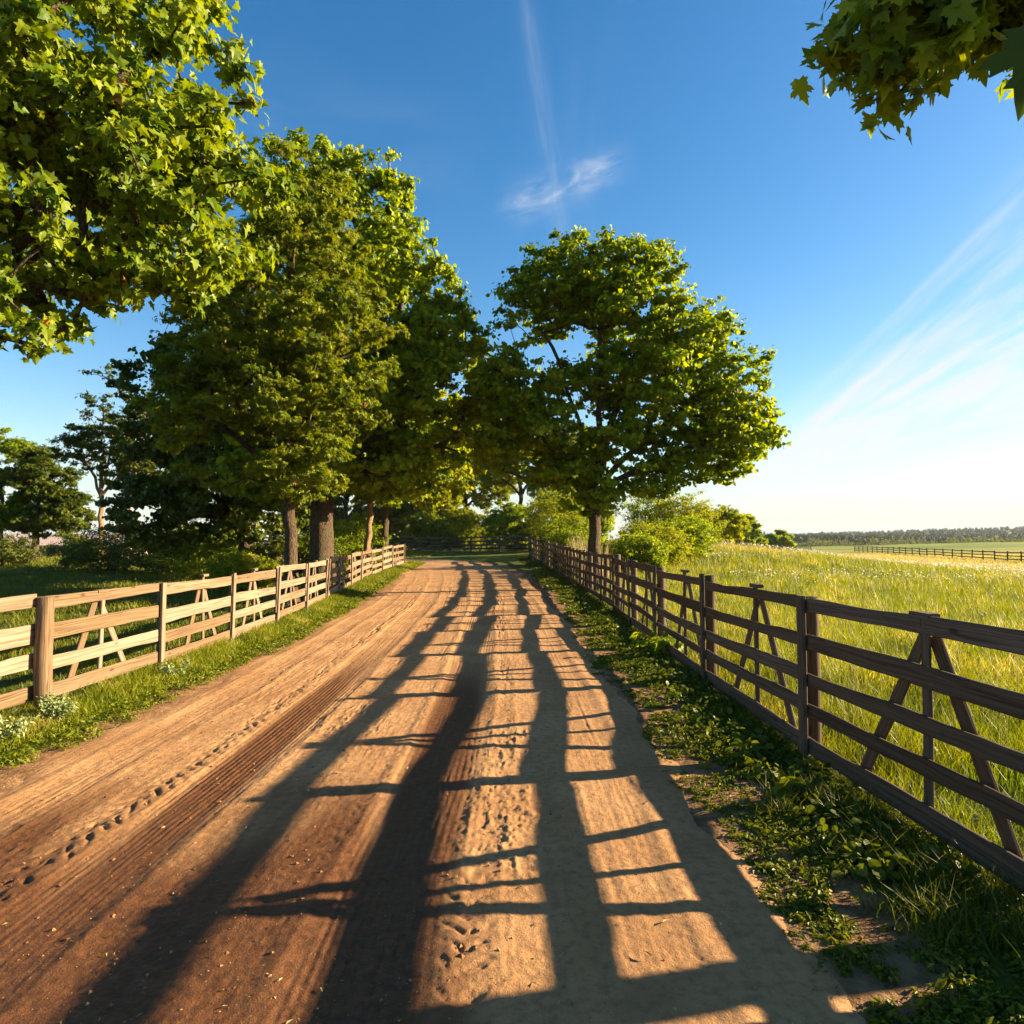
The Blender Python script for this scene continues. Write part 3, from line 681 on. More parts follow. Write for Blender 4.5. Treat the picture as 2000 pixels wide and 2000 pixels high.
# ------------------------------------------------------------------ shrubs
def shrub(name, label, x, y, r, h, mat, seed, n=90, lf=44, size=.16, T=OVAL, group=None, cat='shrub', top=0.0):
    z = float(groundz(x, y)[0])
    rng = np.random.default_rng(seed)
    lobes = [(x, y, z + h * .45, r, r * .9, h * .5)]
    for k in range(3):
        a = rng.random() * 2 * PI
        lobes.append((x + math.cos(a) * r * .6, y + math.sin(a) * r * .5, z + h * (.3 + .35 * rng.random()), r * .55, r * .55, h * .32))
    return tree(name, label, (x, y), .05 + .02 * h, h * .25, lobes, n, lf, size, T, mat, seed, .16 * (r + h) ** .7 + .1, cat=cat, group=group, shell=.35, zmin=z + .1)
SH = [
 ('low dark shrub at the far left beside the pale roof', -25.6, 33.5, 1.5, 1.6, LEAF_SHRUB),
 ('dark shrub below the slender trees', -21.0, 31.5, 1.7, 1.7, LEAF_SHRUB),
 ('wide dark shrub at the foot of the pale-trunked slender tree', -17.8, 30.0, 1.8, 2.0, LEAF_DARK),
 ('leafy dark shrub under the left edge of the grove', -14.6, 27.6, 1.8, 2.2, LEAF_DARK),
 ('leafy shrub under the dark grove with a few sunlit tips', -12.0, 26.0, 1.7, 2.0, LEAF_DEEP),
 ('small sunlit shrub between the slim trunk and the grove', -8.2, 20.4, .9, 1.1, LEAF_YEL),
 ('sunlit shrub behind the thick maple trunk', -8.3, 27.0, 1.3, 1.9, LEAF_YEL),
 ('undergrowth bush behind the fence between the leaning trunk and the dark trunk', -7.0, 30.5, 1.2, 2.6, LEAF_DEEP),
 ('low dark bush between the thick maple trunk and the leaning trunk', -7.4, 25.0, 1.0, 1.8, LEAF_DARK),
 ('tall shrub filling the view left of the thick maple trunk', -11.2, 30.5, 2.2, 2.9, LEAF_DARK),
 ('bluish shrub on the horizon between the left trees', -27.0, 50.0, 2.6, 2.6, LEAF_SHRUB),
 ('rounded green shrub on the horizon left of the slender trunk', -30.0, 62.0, 3.4, 4.0, LEAF_DEEP),
]
for i, (lb, x, y, r, h, m_) in enumerate(SH):
    shrub('shrub', lb, x, y, r, h, m_, 100 + i, n=110, size=.17)
SB = [
 ('sunlit bush behind the middle of the back fence', -3.6, 60.0, 2.8, 3.4, LEAF_YEL),
 ('green bush behind the left part of the back fence', -8.0, 60.6, 2.6, 3.2, LEAF_DEEP),
 ('dark bush in the shade where the back fence meets the right fence', .3, 54.0, 2.4, 3.6, LEAF_DEEP),
 ('bright bush directly behind the far end of the right fence', 3.2, 44.0, 2.0, 4.0, LEAF_YEL),
 ('green bush left of the lone maple trunk behind the right fence', 2.95, 33.0, 1.2, 2.7, LEAF_DEEP),
 ('bright yellow-green bush just right of the lone maple trunk', 5.0, 27.5, 1.2, 1.6, LEAF_DEEP),
 ('tall yellow-green bush under the lone maple', 6.4, 30.0, 1.4, 2.3, LEAF_YEL),
 ('bright rounded bush in the middle of the hedge by the meadow', 8.6, 34.0, 1.5, 2.1, LEAF_DEEP),
 ('tall olive bush near the meadow end of the hedge', 10.6, 40.0, 1.8, 3.5, LEAF_YEL),
 ('dark rounded bush behind the back fence, seen between the left trunks', -15.0, 64.5, 3.0, 4.6, LEAF_DEEP),
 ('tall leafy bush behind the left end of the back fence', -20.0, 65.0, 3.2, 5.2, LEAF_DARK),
 ('bright bush behind the back fence beside the thin silvery tree trunk', -11.2, 66.0, 2.4, 4.4, LEAF_YEL),
 ('last sloping bush where the hedge ends at the meadow', 13.6, 46.0, 2.2, 2.6, LEAF_YEL),
 ('small light bush in front of the tall olive bush', 9.6, 36.5, 1.1, 1.9, LEAF_DEEP),
 ('leafy bush filling the shade between the right fence end and the back fence', 4.6, 50.0, 2.6, 5.2, LEAF_DEEP),
 ('tall bush left of centre behind the back fence under the silvery tree', -5.8, 61.5, 2.2, 4.6, LEAF_YEL),
 ('olive bush behind the hedge under the open sky gap', 8.6, 42.0, 1.8, 4.3, LEAF_DEEP),
]
for i, (lb, x, y, r, h, m_) in enumerate(SB):
    shrub('bush', lb, x, y, r, h, m_, 140 + i, n=170, size=.18 if y < 45 else .3, T=OVAL if y < 45 else SPRAY, cat='bush', group='bushes behind the fences')
FT = [('compact green tree standing alone just past the end of the hedge', 44.5, 130.0, 3.2, 7.0, LEAF_DEEP),
      ('low round bush right of the compact green tree', 53.0, 150.0, 4.0, 3.4, LEAF_YEL),
      ('small dark round tree before the distant wood', 66.0, 165.0, 3.2, 5.0, LEAF_DEEP)]
for i, (lb, x, y, r, h, m_) in enumerate(FT):
    shrub('field_bush', lb, x, y, r, h, m_, 170 + i, n=130, size=.8, T=SPRAY, cat='tree')

# ------------------------------------------------------------------ distant wood (one mass)
def forest():
    rng = np.random.default_rng(5)
    P = []; N_ = []; T_ = []; Z = []; Vr = []
    for (n, y0, y1, x0, x1, hh) in ((620, 560, 700, .27, .56, 10), (900, 700, 1000, .24, .80, 12), (1700, 1000, 2000, .20, .95, 14), (260, 600, 760, .55, .95, 9)):
        y = y0 + (y1 - y0) * rng.random(n); x = y * (x0 + (x1 - x0) * rng.random(n))
        z = gz(x, y); h = hh * (.6 + .5 * rng.random(n)); r = h * (.24 + .16 * rng.random(n))
        con = rng.random(n) < .45
        k = 46
        for i in range(n):
            d = unit(rng.standard_normal((k, 3))); d[:, 2] = np.abs(d[:, 2]) * np.where(rng.random(k) < .75, 1, -1)
            f = rng.random(k) ** .5
            p = d * f[:, None] * np.array([r[i], r[i], h[i] * .42]) + np.array([x[i], y[i], z[i] + h[i] * .58])
            if con[i]:
                s_ = np.clip(1.15 - (p[:, 2] - z[i]) / h[i], .12, 1); p[:, 0] = x[i] + (p[:, 0] - x[i]) * s_; p[:, 1] = y[i] + (p[:, 1] - y[i]) * s_
            P.append(p); N_.append(d + np.array([0, 0, .5])); T_.append(rng.standard_normal((k, 3))); Z.append(np.full(k, .32 * r[i] + .9))
            Vr.append(np.full(k, rng.random() * (.5 if con[i] else .97)))
    P = np.concatenate(P); o = foliage('distant_wood', SPRAY, P, np.concatenate(N_), np.concatenate(T_), np.concatenate(Z), FOREST, rng, None, np.concatenate(Vr))
    tag(o, 'dark distant wood along the horizon beyond the meadow', kind='stuff')
forest()
def hedge_line():
    rng = np.random.default_rng(6); n = 5200
    x = 20 + 420 * rng.random(n); y = 505 + 25 * rng.random(n) + 20 * np.sin(x * .03)
    z = gz(x, y) + rng.random(n) ** 1.5 * (4.5 + 3 * np.sin(x * .2) * np.sin(x * .07 + 1))
    o = foliage('distant_scrub', SPRAY, np.c_[x, y, z], np.c_[np.ones(n), rng.standard_normal(n), np.ones(n)], rng.standard_normal((n, 3)), .9 + rng.random(n), LEAF_SHRUB, rng)
    tag(o, 'band of lighter scrub along the foot of the distant wood', kind='stuff')
hedge_line()

# ------------------------------------------------------------------ fences
def q_from(xa, ya):
    xa = Vector(xa).normalized(); ya = Vector(ya); za = xa.cross(ya).normalized(); ya = za.cross(xa)
    return Matrix((xa, ya, za)).transposed().to_quaternion()
def plank_mesh(L, wd, th, rng, wavy=0.012, nseg=12, name='board', mat=None, taper=0.0):
    # length along local x, thickness y, width z
    xs = np.linspace(0, L, nseg + 1)
    ph = rng.random(4) * 9
    up = wd / 2 + wavy * (np.sin(xs * 2.1 + ph[0]) * .6 + np.sin(xs * 5.3 + ph[1]) * .35 + (vn(xs * 6, xs * 0 + ph[2] * 7) - .5) * .8)
    dn = -wd / 2 + wavy * (np.sin(xs * 1.7 + ph[3]) * .6 + (vn(xs * 5, xs * 0 + ph[1] * 9) - .5))
    warp = wavy * .6 * np.sin(xs * PI / max(L, .1)) * rng.standard_normal()
    b = min(.006, th * .3)
    V = []
    for i, x in enumerate(xs):
        y0, y1 = -th / 2 + warp[i] if hasattr(warp, '__len__') else -th / 2, th / 2 + (warp[i] if hasattr(warp, '__len__') else 0)
        V += [(x, y0, dn[i] + b), (x, y0 + b, dn[i]), (x, y1 - b, dn[i]), (x, y1, dn[i] + b), (x, y1, up[i] - b), (x, y1 - b, up[i]), (x, y0 + b, up[i]), (x, y0, up[i] - b)]
    F = []
    for i in range(nseg):
        a = i * 8; c = a + 8
        for k in range(8):
            k2 = (k + 1) % 8; F.append((a + k, c + k, c + k2, a + k2))
    F += [(0, 1, 2, 3), (0, 3, 4, 7), (7, 4, 5, 6)]
    e = nseg * 8; F += [(e + 3, e + 2, e + 1, e), (e + 7, e + 4, e + 3, e), (e + 6, e + 5, e + 4, e + 7)]
    return np_mesh(name, np.array(V), np.array(F), mat or WOOD)
def round_post_mesh(L, r, rng, name='post', mat=None):
    n = 9; s = 14; a = np.linspace(0, 2 * PI, s, endpoint=False); V = []; F = []
    for i in range(n):
        x = L * i / (n - 1); ra = r * (1.04 - .10 * i / n) * (1 + .05 * np.sin(a * 2 + i * .5 + rng.random()) + .03 * rng.standard_normal(s))
        off = r * .12 * math.sin(i * .9 + rng.random())
        V += [(x, off + c * q, d * q) for c, d, q in zip(np.cos(a), np.sin(a), ra)]
    V += [(L + .008, 0, 0)]
    for i in range(n - 1):
        for k in range(s):
            k2 = (k + 1) % s; F.append((i * s + k, i * s + k2, (i + 1) * s + k2, (i + 1) * s + k))
    e = (n - 1) * s
    for k in range(s): F.append((e + k, e + (k + 1) % s, n * s, n * s))
    me = bpy.data.meshes.new(name)
    me.from_pydata([tuple(v) for v in V], [], [f if f[2] != f[3] else f[:3] for f in F]); me.materials.append(mat or WOOD)
    for p in me.polygons: p.use_smooth = len(p.vertices) == 4
    return me

def fence(name, label, posts, side, heights, widths, h, seed, detail=2, mat=WOOD, front=None, group=None, bays=None):
    """posts: list of (x,y). side=+1: the road lies to the +normal side (right of walking direction negated)."""
    rng = np.random.default_rng(seed)
    p0 = posts[0]; rz = float(groundz(*p0)[0])
    root = thing(name, label, 'fence', (p0[0], p0[1], rz), group)
    R0 = Vector((p0[0], p0[1], rz))
    P = [Vector((x, y, float(groundz(x, y)[0]))) for x, y in posts]
    up = Vector((0, 0, 1))
    for i, p in enumerate(P):
        d = (P[min(i + 1, len(P) - 1)] - P[max(i - 1, 0)]); d.z = 0; d.normalize()
        n = Vector((d.y, -d.x, 0)) * side
        lean = Vector((rng.normal(0, .016), rng.normal(0, .028), 1)).normalized()
        if detail >= 1:
            fk = 'batten' if front is None else front(i)
            if fk == 'round':   # big round post standing on the road side of the boards
                hh = h + .03 + rng.normal(0, .01)
                obj('post', round_post_mesh(hh + .3, .072, rng, mat=mat), root, p + n * .092 - up * .3 - R0, q_from(lean, d))
                obj('batten', plank_mesh(h * .98 + .1, .075, .03, rng, .004, 6, 'batten', mat), root, p - n * .035 + d * .12 - up * .1 - R0, q_from(lean, n))
            elif fk == 'slat':
                obj('batten', plank_mesh(h + .12, .085, .035, rng, .004, 6, 'batten', mat), root, p + n * .036 - up * .1 - R0, q_from(lean, n))
                obj('post', plank_mesh(h + .14, .09, .05, rng, .004, 6, 'post', mat), root, p - n * .045 + d * .09 - up * .15 - R0, q_from(lean, n))
            else:
                obj('batten', plank_mesh(h + .10 + rng.normal(0, .01), .088, .04, rng, .004, 6, 'batten', mat), root, p + n * .037 - up * .08 - R0, q_from(lean, n))
                obj('post', round_post_mesh(h + .30 + rng.normal(0, .02), .062, rng, mat=mat), root, p - n * .088 + d * .10 - up * .3 - R0, q_from(lean, d))
        else:
            obj('post', plank_mesh(h + .12, .14, .12, rng, .004, 3, 'post', mat), root, p - n * .085 - up * .1 - R0, q_from(lean, n))
        if i == len(P) - 1: break
        q = P[i + 1]; dd = q - p; L = dd.length; du = dd.normalized(); nn = Vector((du.y, -du.x, 0)).normalized() * side
        stp = rng.normal(0, .026)
        for k, (bz, bw) in enumerate(zip(heights, widths)):
            t0 = rng.normal(0, .012) + stp; t1 = rng.normal(0, .012) + stp
            ha, hb = (bays[i][0][k], bays[i][1][k]) if bays and i in bays else (bz, bz)
            a = p + up * (ha + t0 * (1 if ha == bz else .3)); b = q + up * (hb + t1 * (1 if hb == bz else .3))
            e = (b - a); lb = e.length
            obj('board', plank_mesh(lb - .012, bw * (1 + rng.normal(0, .10)), .024, rng, .010 if detail >= 1 else .004, 16 if detail == 2 else 6, 'board', mat), root, a + e.normalized() * .006 - R0, q_from(e, nn))
        if detail >= 1:
            c = (p + q) / 2 + du * rng.normal(0, .12); top = h + .0 + rng.normal(0, .012)
            off = -nn * .030
            obj('brace', plank_mesh(top + .02 - .12, .058, .03, rng, .005, 6, 'brace', mat), root, c + off + up * .12 - R0, q_from((rng.normal(0, .02), rng.normal(0, .02), 1), nn))
            for sg in (-1, 1):
                ft = c + du * sg * L * (.22 + .09 * rng.random()) + off * 2.15; ft.z = (p.z + q.z) / 2 + .02
                tp = c + off * 2.15 + du * sg * .035 + up * (top - .10)
                obj('brace', plank_mesh((tp - ft).length, .085, .026, rng, .006, 6, 'brace', mat), root, ft - R0, q_from(tp - ft, nn))
            obj('cap', plank_mesh(.16, .035, .075, rng, .003, 3, 'cap', mat), root, c + off * 1.0 - du * .08 + up * (top + .012) - R0, q_from(du, nn))
    return root

right_posts = [(2.60, -4.6), (2.56, -2.3), (2.50, .1), (2.38, 2.55), (2.24, 5.10), (2.25, 7.75), (2.22, 10.2), (2.26, 12.7), (2.30, 14.9), (2.30, 17.1), (2.22, 19.3), (2.14, 21.6), (2.05, 23.9), (1.94, 26.2), (1.80, 28.6), (1.64, 31.0), (1.46, 33.4), (1.25, 35.8), (1.02, 38.2)]
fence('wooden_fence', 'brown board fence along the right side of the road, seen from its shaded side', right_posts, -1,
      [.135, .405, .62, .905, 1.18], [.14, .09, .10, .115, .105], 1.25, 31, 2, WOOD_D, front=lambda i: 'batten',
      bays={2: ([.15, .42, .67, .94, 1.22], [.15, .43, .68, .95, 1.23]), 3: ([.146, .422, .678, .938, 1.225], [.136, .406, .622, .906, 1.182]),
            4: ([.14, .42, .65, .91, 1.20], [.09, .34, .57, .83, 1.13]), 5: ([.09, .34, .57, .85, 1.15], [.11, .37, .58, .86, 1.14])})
left_posts = [(-4.62, 4.1), (-4.52, 6.35), (-4.42, 8.4), (-4.42, 10.5), (-4.46, 12.6), (-4.55, 14.7), (-4.75, 17.0), (-5.0, 19.2), (-5.15, 21.3), (-5.35, 23.6), (-5.45, 25.9), (-5.5, 28.2), (-5.5, 30.6), (-5.45, 33.6)]
fence('wooden_fence', 'sunlit tan board fence along the left side of the road', left_posts, 1,
      [.03, .22, .495, .77, 1.07], [.12, .145, .14, .15, .12], 1.13, 32, 2, WOOD, front=lambda i: 'round' if i == 1 else 'slat')
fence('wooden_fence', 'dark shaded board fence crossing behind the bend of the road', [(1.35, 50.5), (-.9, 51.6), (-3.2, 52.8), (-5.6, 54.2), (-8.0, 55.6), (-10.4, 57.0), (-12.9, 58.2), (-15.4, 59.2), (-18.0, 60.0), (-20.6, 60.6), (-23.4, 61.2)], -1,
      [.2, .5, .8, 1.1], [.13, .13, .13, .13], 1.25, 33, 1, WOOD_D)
ff = [(50.5 + 0.0 * k, 66.0) for k in range(1)]
A_, B_ = np.array([56.0, 64.0]), np.array([48.5, 88.0]); Cc, Dd = np.array([74.0, 146.0]), None
far1 = [tuple(A_ + (B_ - A_) * t) for t in np.linspace(0, 1, 9)] + [tuple(B_ + (np.array([72.0, 146.0]) - B_) * t) for t in np.linspace(0, 1, 17)[1:]]
far1 = [(58.0, 70.0 - .0)]
far1 = [tuple(np.array([57.0, 66.0]) + (np.array([76.0, 148.0]) - np.array([57.0, 66.0])) * t) for t in np.linspace(0, 1, 27)]
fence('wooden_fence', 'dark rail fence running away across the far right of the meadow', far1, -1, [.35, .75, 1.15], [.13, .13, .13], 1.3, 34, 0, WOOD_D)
far2 = [(76.0 - 5.8 * t, 152.0 + 5.5 * t) for t in range(0, 7)]
fence('wooden_fence', 'small very distant rail fence crossing the far edge of the meadow', [(88.0 - 4.6 * t, 196.0 - .2 * t) for t in range(0, 9)], -1, [.4, .8, 1.2], [.14, .14, .14], 1.35, 35, 0, WOOD_D)

# ------------------------------------------------------------------ grass
def blades(name, x, y, h, wdt, mat, seed, label, bend=0.45, patch=None, varf=None, zoff=0.0):
    rng = np.random.default_rng(seed); n = len(x)
    z = groundz(x, y) - .01 + zoff
    a = rng.random(n) * 2 * PI; ld = np.c_[np.cos(a), np.sin(a)]
    b = rng.random(n) * 2 * PI; wv = np.c_[np.cos(b), np.sin(b)] * (wdt / 2)[:, None]
    bd = (bend * h * (.3 + rng.random(n)))[:, None] * ld
    V = np.zeros((n, 5, 3))
    V[:, 0, :2] = np.c_[x, y] - wv; V[:, 1, :2] = np.c_[x, y] + wv
    m = np.c_[x, y] + bd * .3
    V[:, 2, :2] = m - wv * .8; V[:, 3, :2] = m + wv * .8; V[:, 4, :2] = np.c_[x, y] + bd
    V[:, 0, 2] = z; V[:, 1, 2] = z; V[:, 2, 2] = z + h * .58; V[:, 3, 2] = z + h * .58; V[:, 4, 2] = z + h
    F = np.array([(0, 1, 3), (0, 3, 2), (2, 3, 4)])[None] + (np.arange(n) * 5)[:, None, None]
    var = rng.random(n) if varf is None else np.clip(varf + .35 * (rng.random(n) - .5), 0, 1)
    at = {'var': np.repeat(var, 5)}
    if patch is not None: at['patch'] = np.repeat(patch, 5)
    o = obj(name, np_mesh(name, V.reshape(-1, 3), F.reshape(-1, 3), mat, at))
    return tag(o, label, kind='stuff')
def wedge(n, y0, y1, xl, xr, p, rng):
    """sample y with density y**p, x between xl(y) and xr(y)"""
    u = rng.random(n); k = p + 1
    y = (y0 ** k + u * (y1 ** k - y0 ** k)) ** (1 / k)
    return xl(y) + (xr(y) - xl(y)) * rng.random(n), y
rng = np.random.default_rng(99)
fence_r = lambda y: np.interp(y, [p[1] for p in right_posts] + [60], [p[0] for p in right_posts] + [1.5])
def in_road(x, y, m=2.75): return road_dist(x, y) < m
# meadow
xs, ys = wedge(460000, 1.2, 120, lambda y: fence_r(y) + .12, lambda y: .95 * y + 5, -.75, rng)
dn = fbm(xs * 1.3, ys * 1.3, 3, 61)
keep = rng.random(len(xs)) < np.clip(dn * 2.1 - .2, .15, 1)
xs, ys, dn = xs[keep], ys[keep], dn[keep]
pt = np.clip(sstep(18, 42, ys) * .55 * sstep(.35, .62, fbm(xs * .12, ys * .07, 3, 63)) + sstep(40, 75, ys) * .35, 0, .85) * sstep(2, 12, xs - 2 - .08 * ys)
dfe = np.maximum(xs - fence_r(ys), 0)
hh = (.11 + .27 * rng.random(len(xs)) ** 1.3 * (0.5 + dn)) * (1 - .45 * (xs < fence_r(ys) + .6)) * (1 - .15 * sstep(10, 60, ys))
hh = np.minimum(hh, .07 + .24 * dfe + .06 * rng.random(len(xs)))
blades('meadow_grass', xs, ys, hh, .0048 * np.maximum(ys / 4, 1) ** .72, MEADOW, 71, 'tall sunlit yellow-green grass of the meadow right of the fence', .5, pt, np.clip(dn * 1.6 - .3, 0, 1))
# seed-head stalks
xs, ys = wedge(9000, 5.0, 90, lambda y: fence_r(y) + .3, lambda y: .95 * y + 5, -.6, rng)
blades('seed_heads', xs, ys, (.36 + .2 * rng.random(len(xs))), .003 * np.maximum(ys / 4, 1) ** .8, STRAW, 72, 'straw-coloured seed stalks standing above the meadow grass', .25)
# white flowers
n = 5200
xs, ys = wedge(n * 3, 12, 85, lambda y: 3.5 + .18 * y, lambda y: .9 * y + 4, .1, rng)
k = fbm(xs * .10, ys * .16, 3, 66) * (.6 + .55 * gauss(ys, 33, 16)) > .50
xs, ys = xs[k], ys[k]; m = len(xs)
o = foliage('white_flowers', ROUND, np.c_[xs, ys, groundz(xs, ys) + .27 + .14 * rng.random(m)], np.c_[rng.standard_normal((m, 2)) * .5 + np.array([.3, -.5]), np.ones(m)], rng.standard_normal((m, 3)), .026 * np.maximum(ys / 14, 1) * (.6 + .8 * rng.random(m)), FLOWER, rng)
tag(o, 'scattered white flower heads across the middle of the meadow', kind='stuff')
# left pasture
fence_l = lambda y: np.interp(y, [p[1] for p in left_posts], [p[0] for p in left_posts])
xs, ys = wedge(170000, 3.0, 60, lambda y: -.95 * y - 6, lambda y: fence_l(y) - .08, -.55, rng)
k = ~in_road(xs, ys); xs, ys = xs[k], ys[k]; dn = fbm(xs * 1.1, ys * 1.1, 3, 68)
k = rng.random(len(xs)) < np.clip(dn * 2.4 - .4, .12, 1); xs, ys, dn = xs[k], ys[k], dn[k]
blades('pasture_grass', xs, ys, .05 + .16 * rng.random(len(xs)) * dn * 1.4, .006 * np.maximum(ys / 5, 1) ** .85, GRASS_S, 73, 'short green pasture grass behind the left fence', .7, None, dn)
# left verge
n = 95000
ys = 2.5 + 34 * rng.random(n) ** 1.7; wdv = .56 + .30 * (fbm(ys * .8, ys * 0, 3, 81) - .5) + .25 * sstep(15, 30, ys)
u = rng.random(n) ** .9; xs = fence_l(ys) + .1 + u * wdv - .12
dn = fbm(xs * 2.2, ys * 2.2, 3, 82)
k = (rng.random(n) < np.clip(1.25 - u * .9, .05, 1)) & (rng.random(n) < np.clip(dn * 2.6 - .5, .1, 1)); xs, ys, u, dn = xs[k], ys[k], u[k], dn[k]
blades('verge_grass', xs, ys, (.05 + .17 * rng.random(len(xs))) * (1.15 - .75 * u), .006 * np.maximum(ys / 5, 1) ** .8, GRASS_L, 74, 'bright green grass strip along the foot of the left fence', .6, None, dn * 1.2, .02)
# right verge
n = 95000
ys = 1.6 + 40 * rng.random(n) ** 1.8; u = rng.random(n)
rw = np.interp(ys, [0, 4, 8, 14, 20, 30, 40], [.85, .75, .75, .9, 1.1, 1.2, 1.3]) + .4 * (fbm(ys * .9, ys * 0, 3, 84) - .5)
xs = fence_r(ys) + .06 - u * rw
dn = fbm(xs * 2.4, ys * 2.4, 3, 85)
k = (rng.random(n) < np.clip(1.05 - u * 1.25, .02, 1)) & (rng.random(n) < np.clip(dn * 4.2 - 1.75, .02, 1)); xs, ys, u, dn = xs[k], ys[k], u[k], dn[k]
tall = sstep(.55, .8, fbm(xs * 1.1, ys * 1.1, 2, 86)) * (u < .55) * .8
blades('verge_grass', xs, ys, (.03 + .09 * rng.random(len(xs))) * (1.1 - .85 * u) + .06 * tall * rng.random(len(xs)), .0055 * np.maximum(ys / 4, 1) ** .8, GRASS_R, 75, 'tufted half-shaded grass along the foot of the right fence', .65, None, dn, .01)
# long tufts near the right fence in the foreground
def tufts(name, spots, seed, label, hmax, nb=90, mat=GRASS_R, spread=.07):
    r = np.random.default_rng(seed); X_ = []; Y_ = []; H_ = []
    for (x, y, s) in spots:
        m = int(nb * s); X_.append(x + r.normal(0, spread * s, m)); Y_.append(y + r.normal(0, spread * s, m)); H_.append(hmax * s * (.35 + .65 * r.random(m)))
    x, y, h = map(np.concatenate, (X_, Y_, H_))
    return blades(name, x, y, h, np.full(len(x), .0055), mat, seed, label, .85)
r_ = np.random.default_rng(3)
sp_ = [(2.15 + r_.normal(0, .12), 2.6 + 2.4 * r_.random(), .6 + .6 * r_.random()) for _ in range(22)] + [(1.85 + r_.normal(0, .12), 2.8 + 1.6 * r_.random(), .5 + .5 * r_.random()) for _ in range(12)]
tufts('grass_tufts', sp_, 76, 'long drooping grass tufts beside the nearest bay of the right fence', .20)

def weeds(name, x, y, hgt, sz, mat, seed, label, nl=14, T=OVAL, zoff=.0):
    r = np.random.default_rng(seed); n = len(x); idx = np.repeat(np.arange(n), nl); m = len(idx)
    a = r.random(m) * 2 * PI; rad = hgt[idx] * (.2 + .8 * r.random(m)) * .9; f = r.random(m)
    P = np.c_[x[idx] + np.cos(a) * rad, y[idx] + np.sin(a) * rad, groundz(x, y)[idx] + hgt[idx] * f + zoff]
    nr = np.c_[np.cos(a) * .5, np.sin(a) * .5, np.ones(m) * .8] + r.standard_normal((m, 3)) * .3
    tp = np.c_[np.cos(a), np.sin(a), r.random(m) * .8 - .2] + r.standard_normal((m, 3)) * .2
    o = foliage(name, T, P, nr, tp, sz[idx] * (.6 + .7 * r.random(m)), mat, r, None, np.clip(.5 * r.random(m) + .5 * r.random(n)[idx], 0, 1))
    return tag(o, label, kind='stuff')
n = 22000
ys = 1.7 + 26 * rng.random(n) ** 1.8; u = rng.random(n) ** 1.1
xs = fence_r(ys) + .05 - u * (1.15 + .5 * (fbm(ys * 1.2, ys * 0, 3, 88) - .5))
dn = fbm(xs * 2.0, ys * 2.0, 3, 89); k = rng.random(n) < np.clip((dn - .39) * 8, .04, 1) * (1.2 - u * .8); xs, ys = xs[k], ys[k]
ed = np.clip((1.35 - (fence_r(ys) - xs)) / .9, .12, 1)
weeds('low_weeds', xs, ys, (.02 + .06 * rng.random(len(xs))) * ed, .030 * np.maximum(ys / 5, 1) ** .6 * (.7 + .6 * rng.random(len(xs))), WEED, 91, 'small leafy weeds creeping onto the dirt at the right verge', 14)
n = 2600
ys = 3.2 + 24 * rng.random(n) ** 1.6; u = rng.random(n)
xs = fence_l(ys) + .15 + u * (.75 + .3 * (fbm(ys * 1.2, ys * 0, 3, 94) - .5))
weeds('low_weeds', xs, ys, .03 + .08 * rng.random(n), .036 * np.maximum(ys / 6, 1) ** .6 * (.7 + .6 * rng.random(n)), GRASS_L, 92, 'small yellow-green leafy weeds along the left verge', 12)
n = 420
ys = 3.4 + 15 * rng.random(n) ** 1.5; xs = fence_r(ys) - .1 - .5 * rng.random(n)
weeds('broad_weeds', xs, ys, .05 + .08 * rng.random(n), .05 * (.7 + .6 * rng.random(n)), LEAF_DARK, 93, 'broad-leaved green weeds in the shade below the right fence', 16, ROUND)

# single plants
def plant(name, label, x, y, h, r, size, n, mat, seed, T=OVAL):
    g = np.random.default_rng(seed); z = float(groundz(x, y)[0])
    root = thing(name, label, 'plant', (x, y, z))
    ns = 9; V = []; F = []; b = 0; tips = []
    for k in range(ns):
        a = g.random() * 2 * PI; rr = r * g.random() ** .6
        pts = [np.array([math.cos(a) * rr * f, math.sin(a) * rr * f, h * (.55 + .45 * g.random()) * f ** .8]) for f in np.linspace(0, 1, 5)]
        b = tube(pts, np.linspace(.004, .0015, 5), 4, V, F, b); tips.append(pts)
    obj('stem', np_mesh('stem', np.concatenate(V), np.concatenate(F), WEED, {'var': np.full(sum(len(v) for v in V), .3)}), root)
    P = np.array([tips[i][j] + (tips[i][min(j + 1, 4)] - tips[i][j]) * f for i, j, f in zip(g.integers(0, ns, n), g.integers(1, 5, n), g.random(n))]) + g.normal(0, r * .10, (n, 3))
    P[:, 2] = np.abs(P[:, 2])
    d = unit(P * np.array([1, 1, .3]) + 1e-4)
    foliage('leaves', T, P, d * .5 + np.array([0, 0, .8]) + g.standard_normal((n, 3)) * .4, d + g.standard_normal((n, 3)) * .5, size * (.6 + .7 * g.random(n)), mat, g, root)
    return root
plant('pale_weed', 'pale whitish feathery weed beside the round post of the left fence', -4.22, 6.15, .26, .26, .045, 700, PALE, 201)
plant('pale_weed', 'pale whitish feathery weed nearest the camera at the left edge of the verge', -4.25, 5.55, .22, .30, .045, 800, PALE, 202)
plant('pale_weed', 'smaller pale green weed by the second post of the left fence', -4.08, 8.1, .20, .2, .045, 420, PALE, 203)
plant('dock_plant', 'broad-leaved dock plant at the foot of the nearest full post of the right fence', 1.88, 4.35, .16, .20, .13, 26, WEED, 204, OVAL)
plant('dock_plant', 'dark leafy plant leaning on the right fence by the third post', 2.1, 9.6, .30, .34, .10, 160, LEAF_DEEP, 205, ROUND)
def dry_stalks():
    g = np.random.default_rng(8); n = 420
    x = 2.4 + 1.1 * g.random(n); y = 22.5 + 10 * g.random(n)
    blades('dry_stalks', x, y, .9 + .9 * g.random(n), np.full(n, .022), STRAW, 77, 'dry pinkish reeds behind the fence left of the lone maple', .2)
dry_stalks()

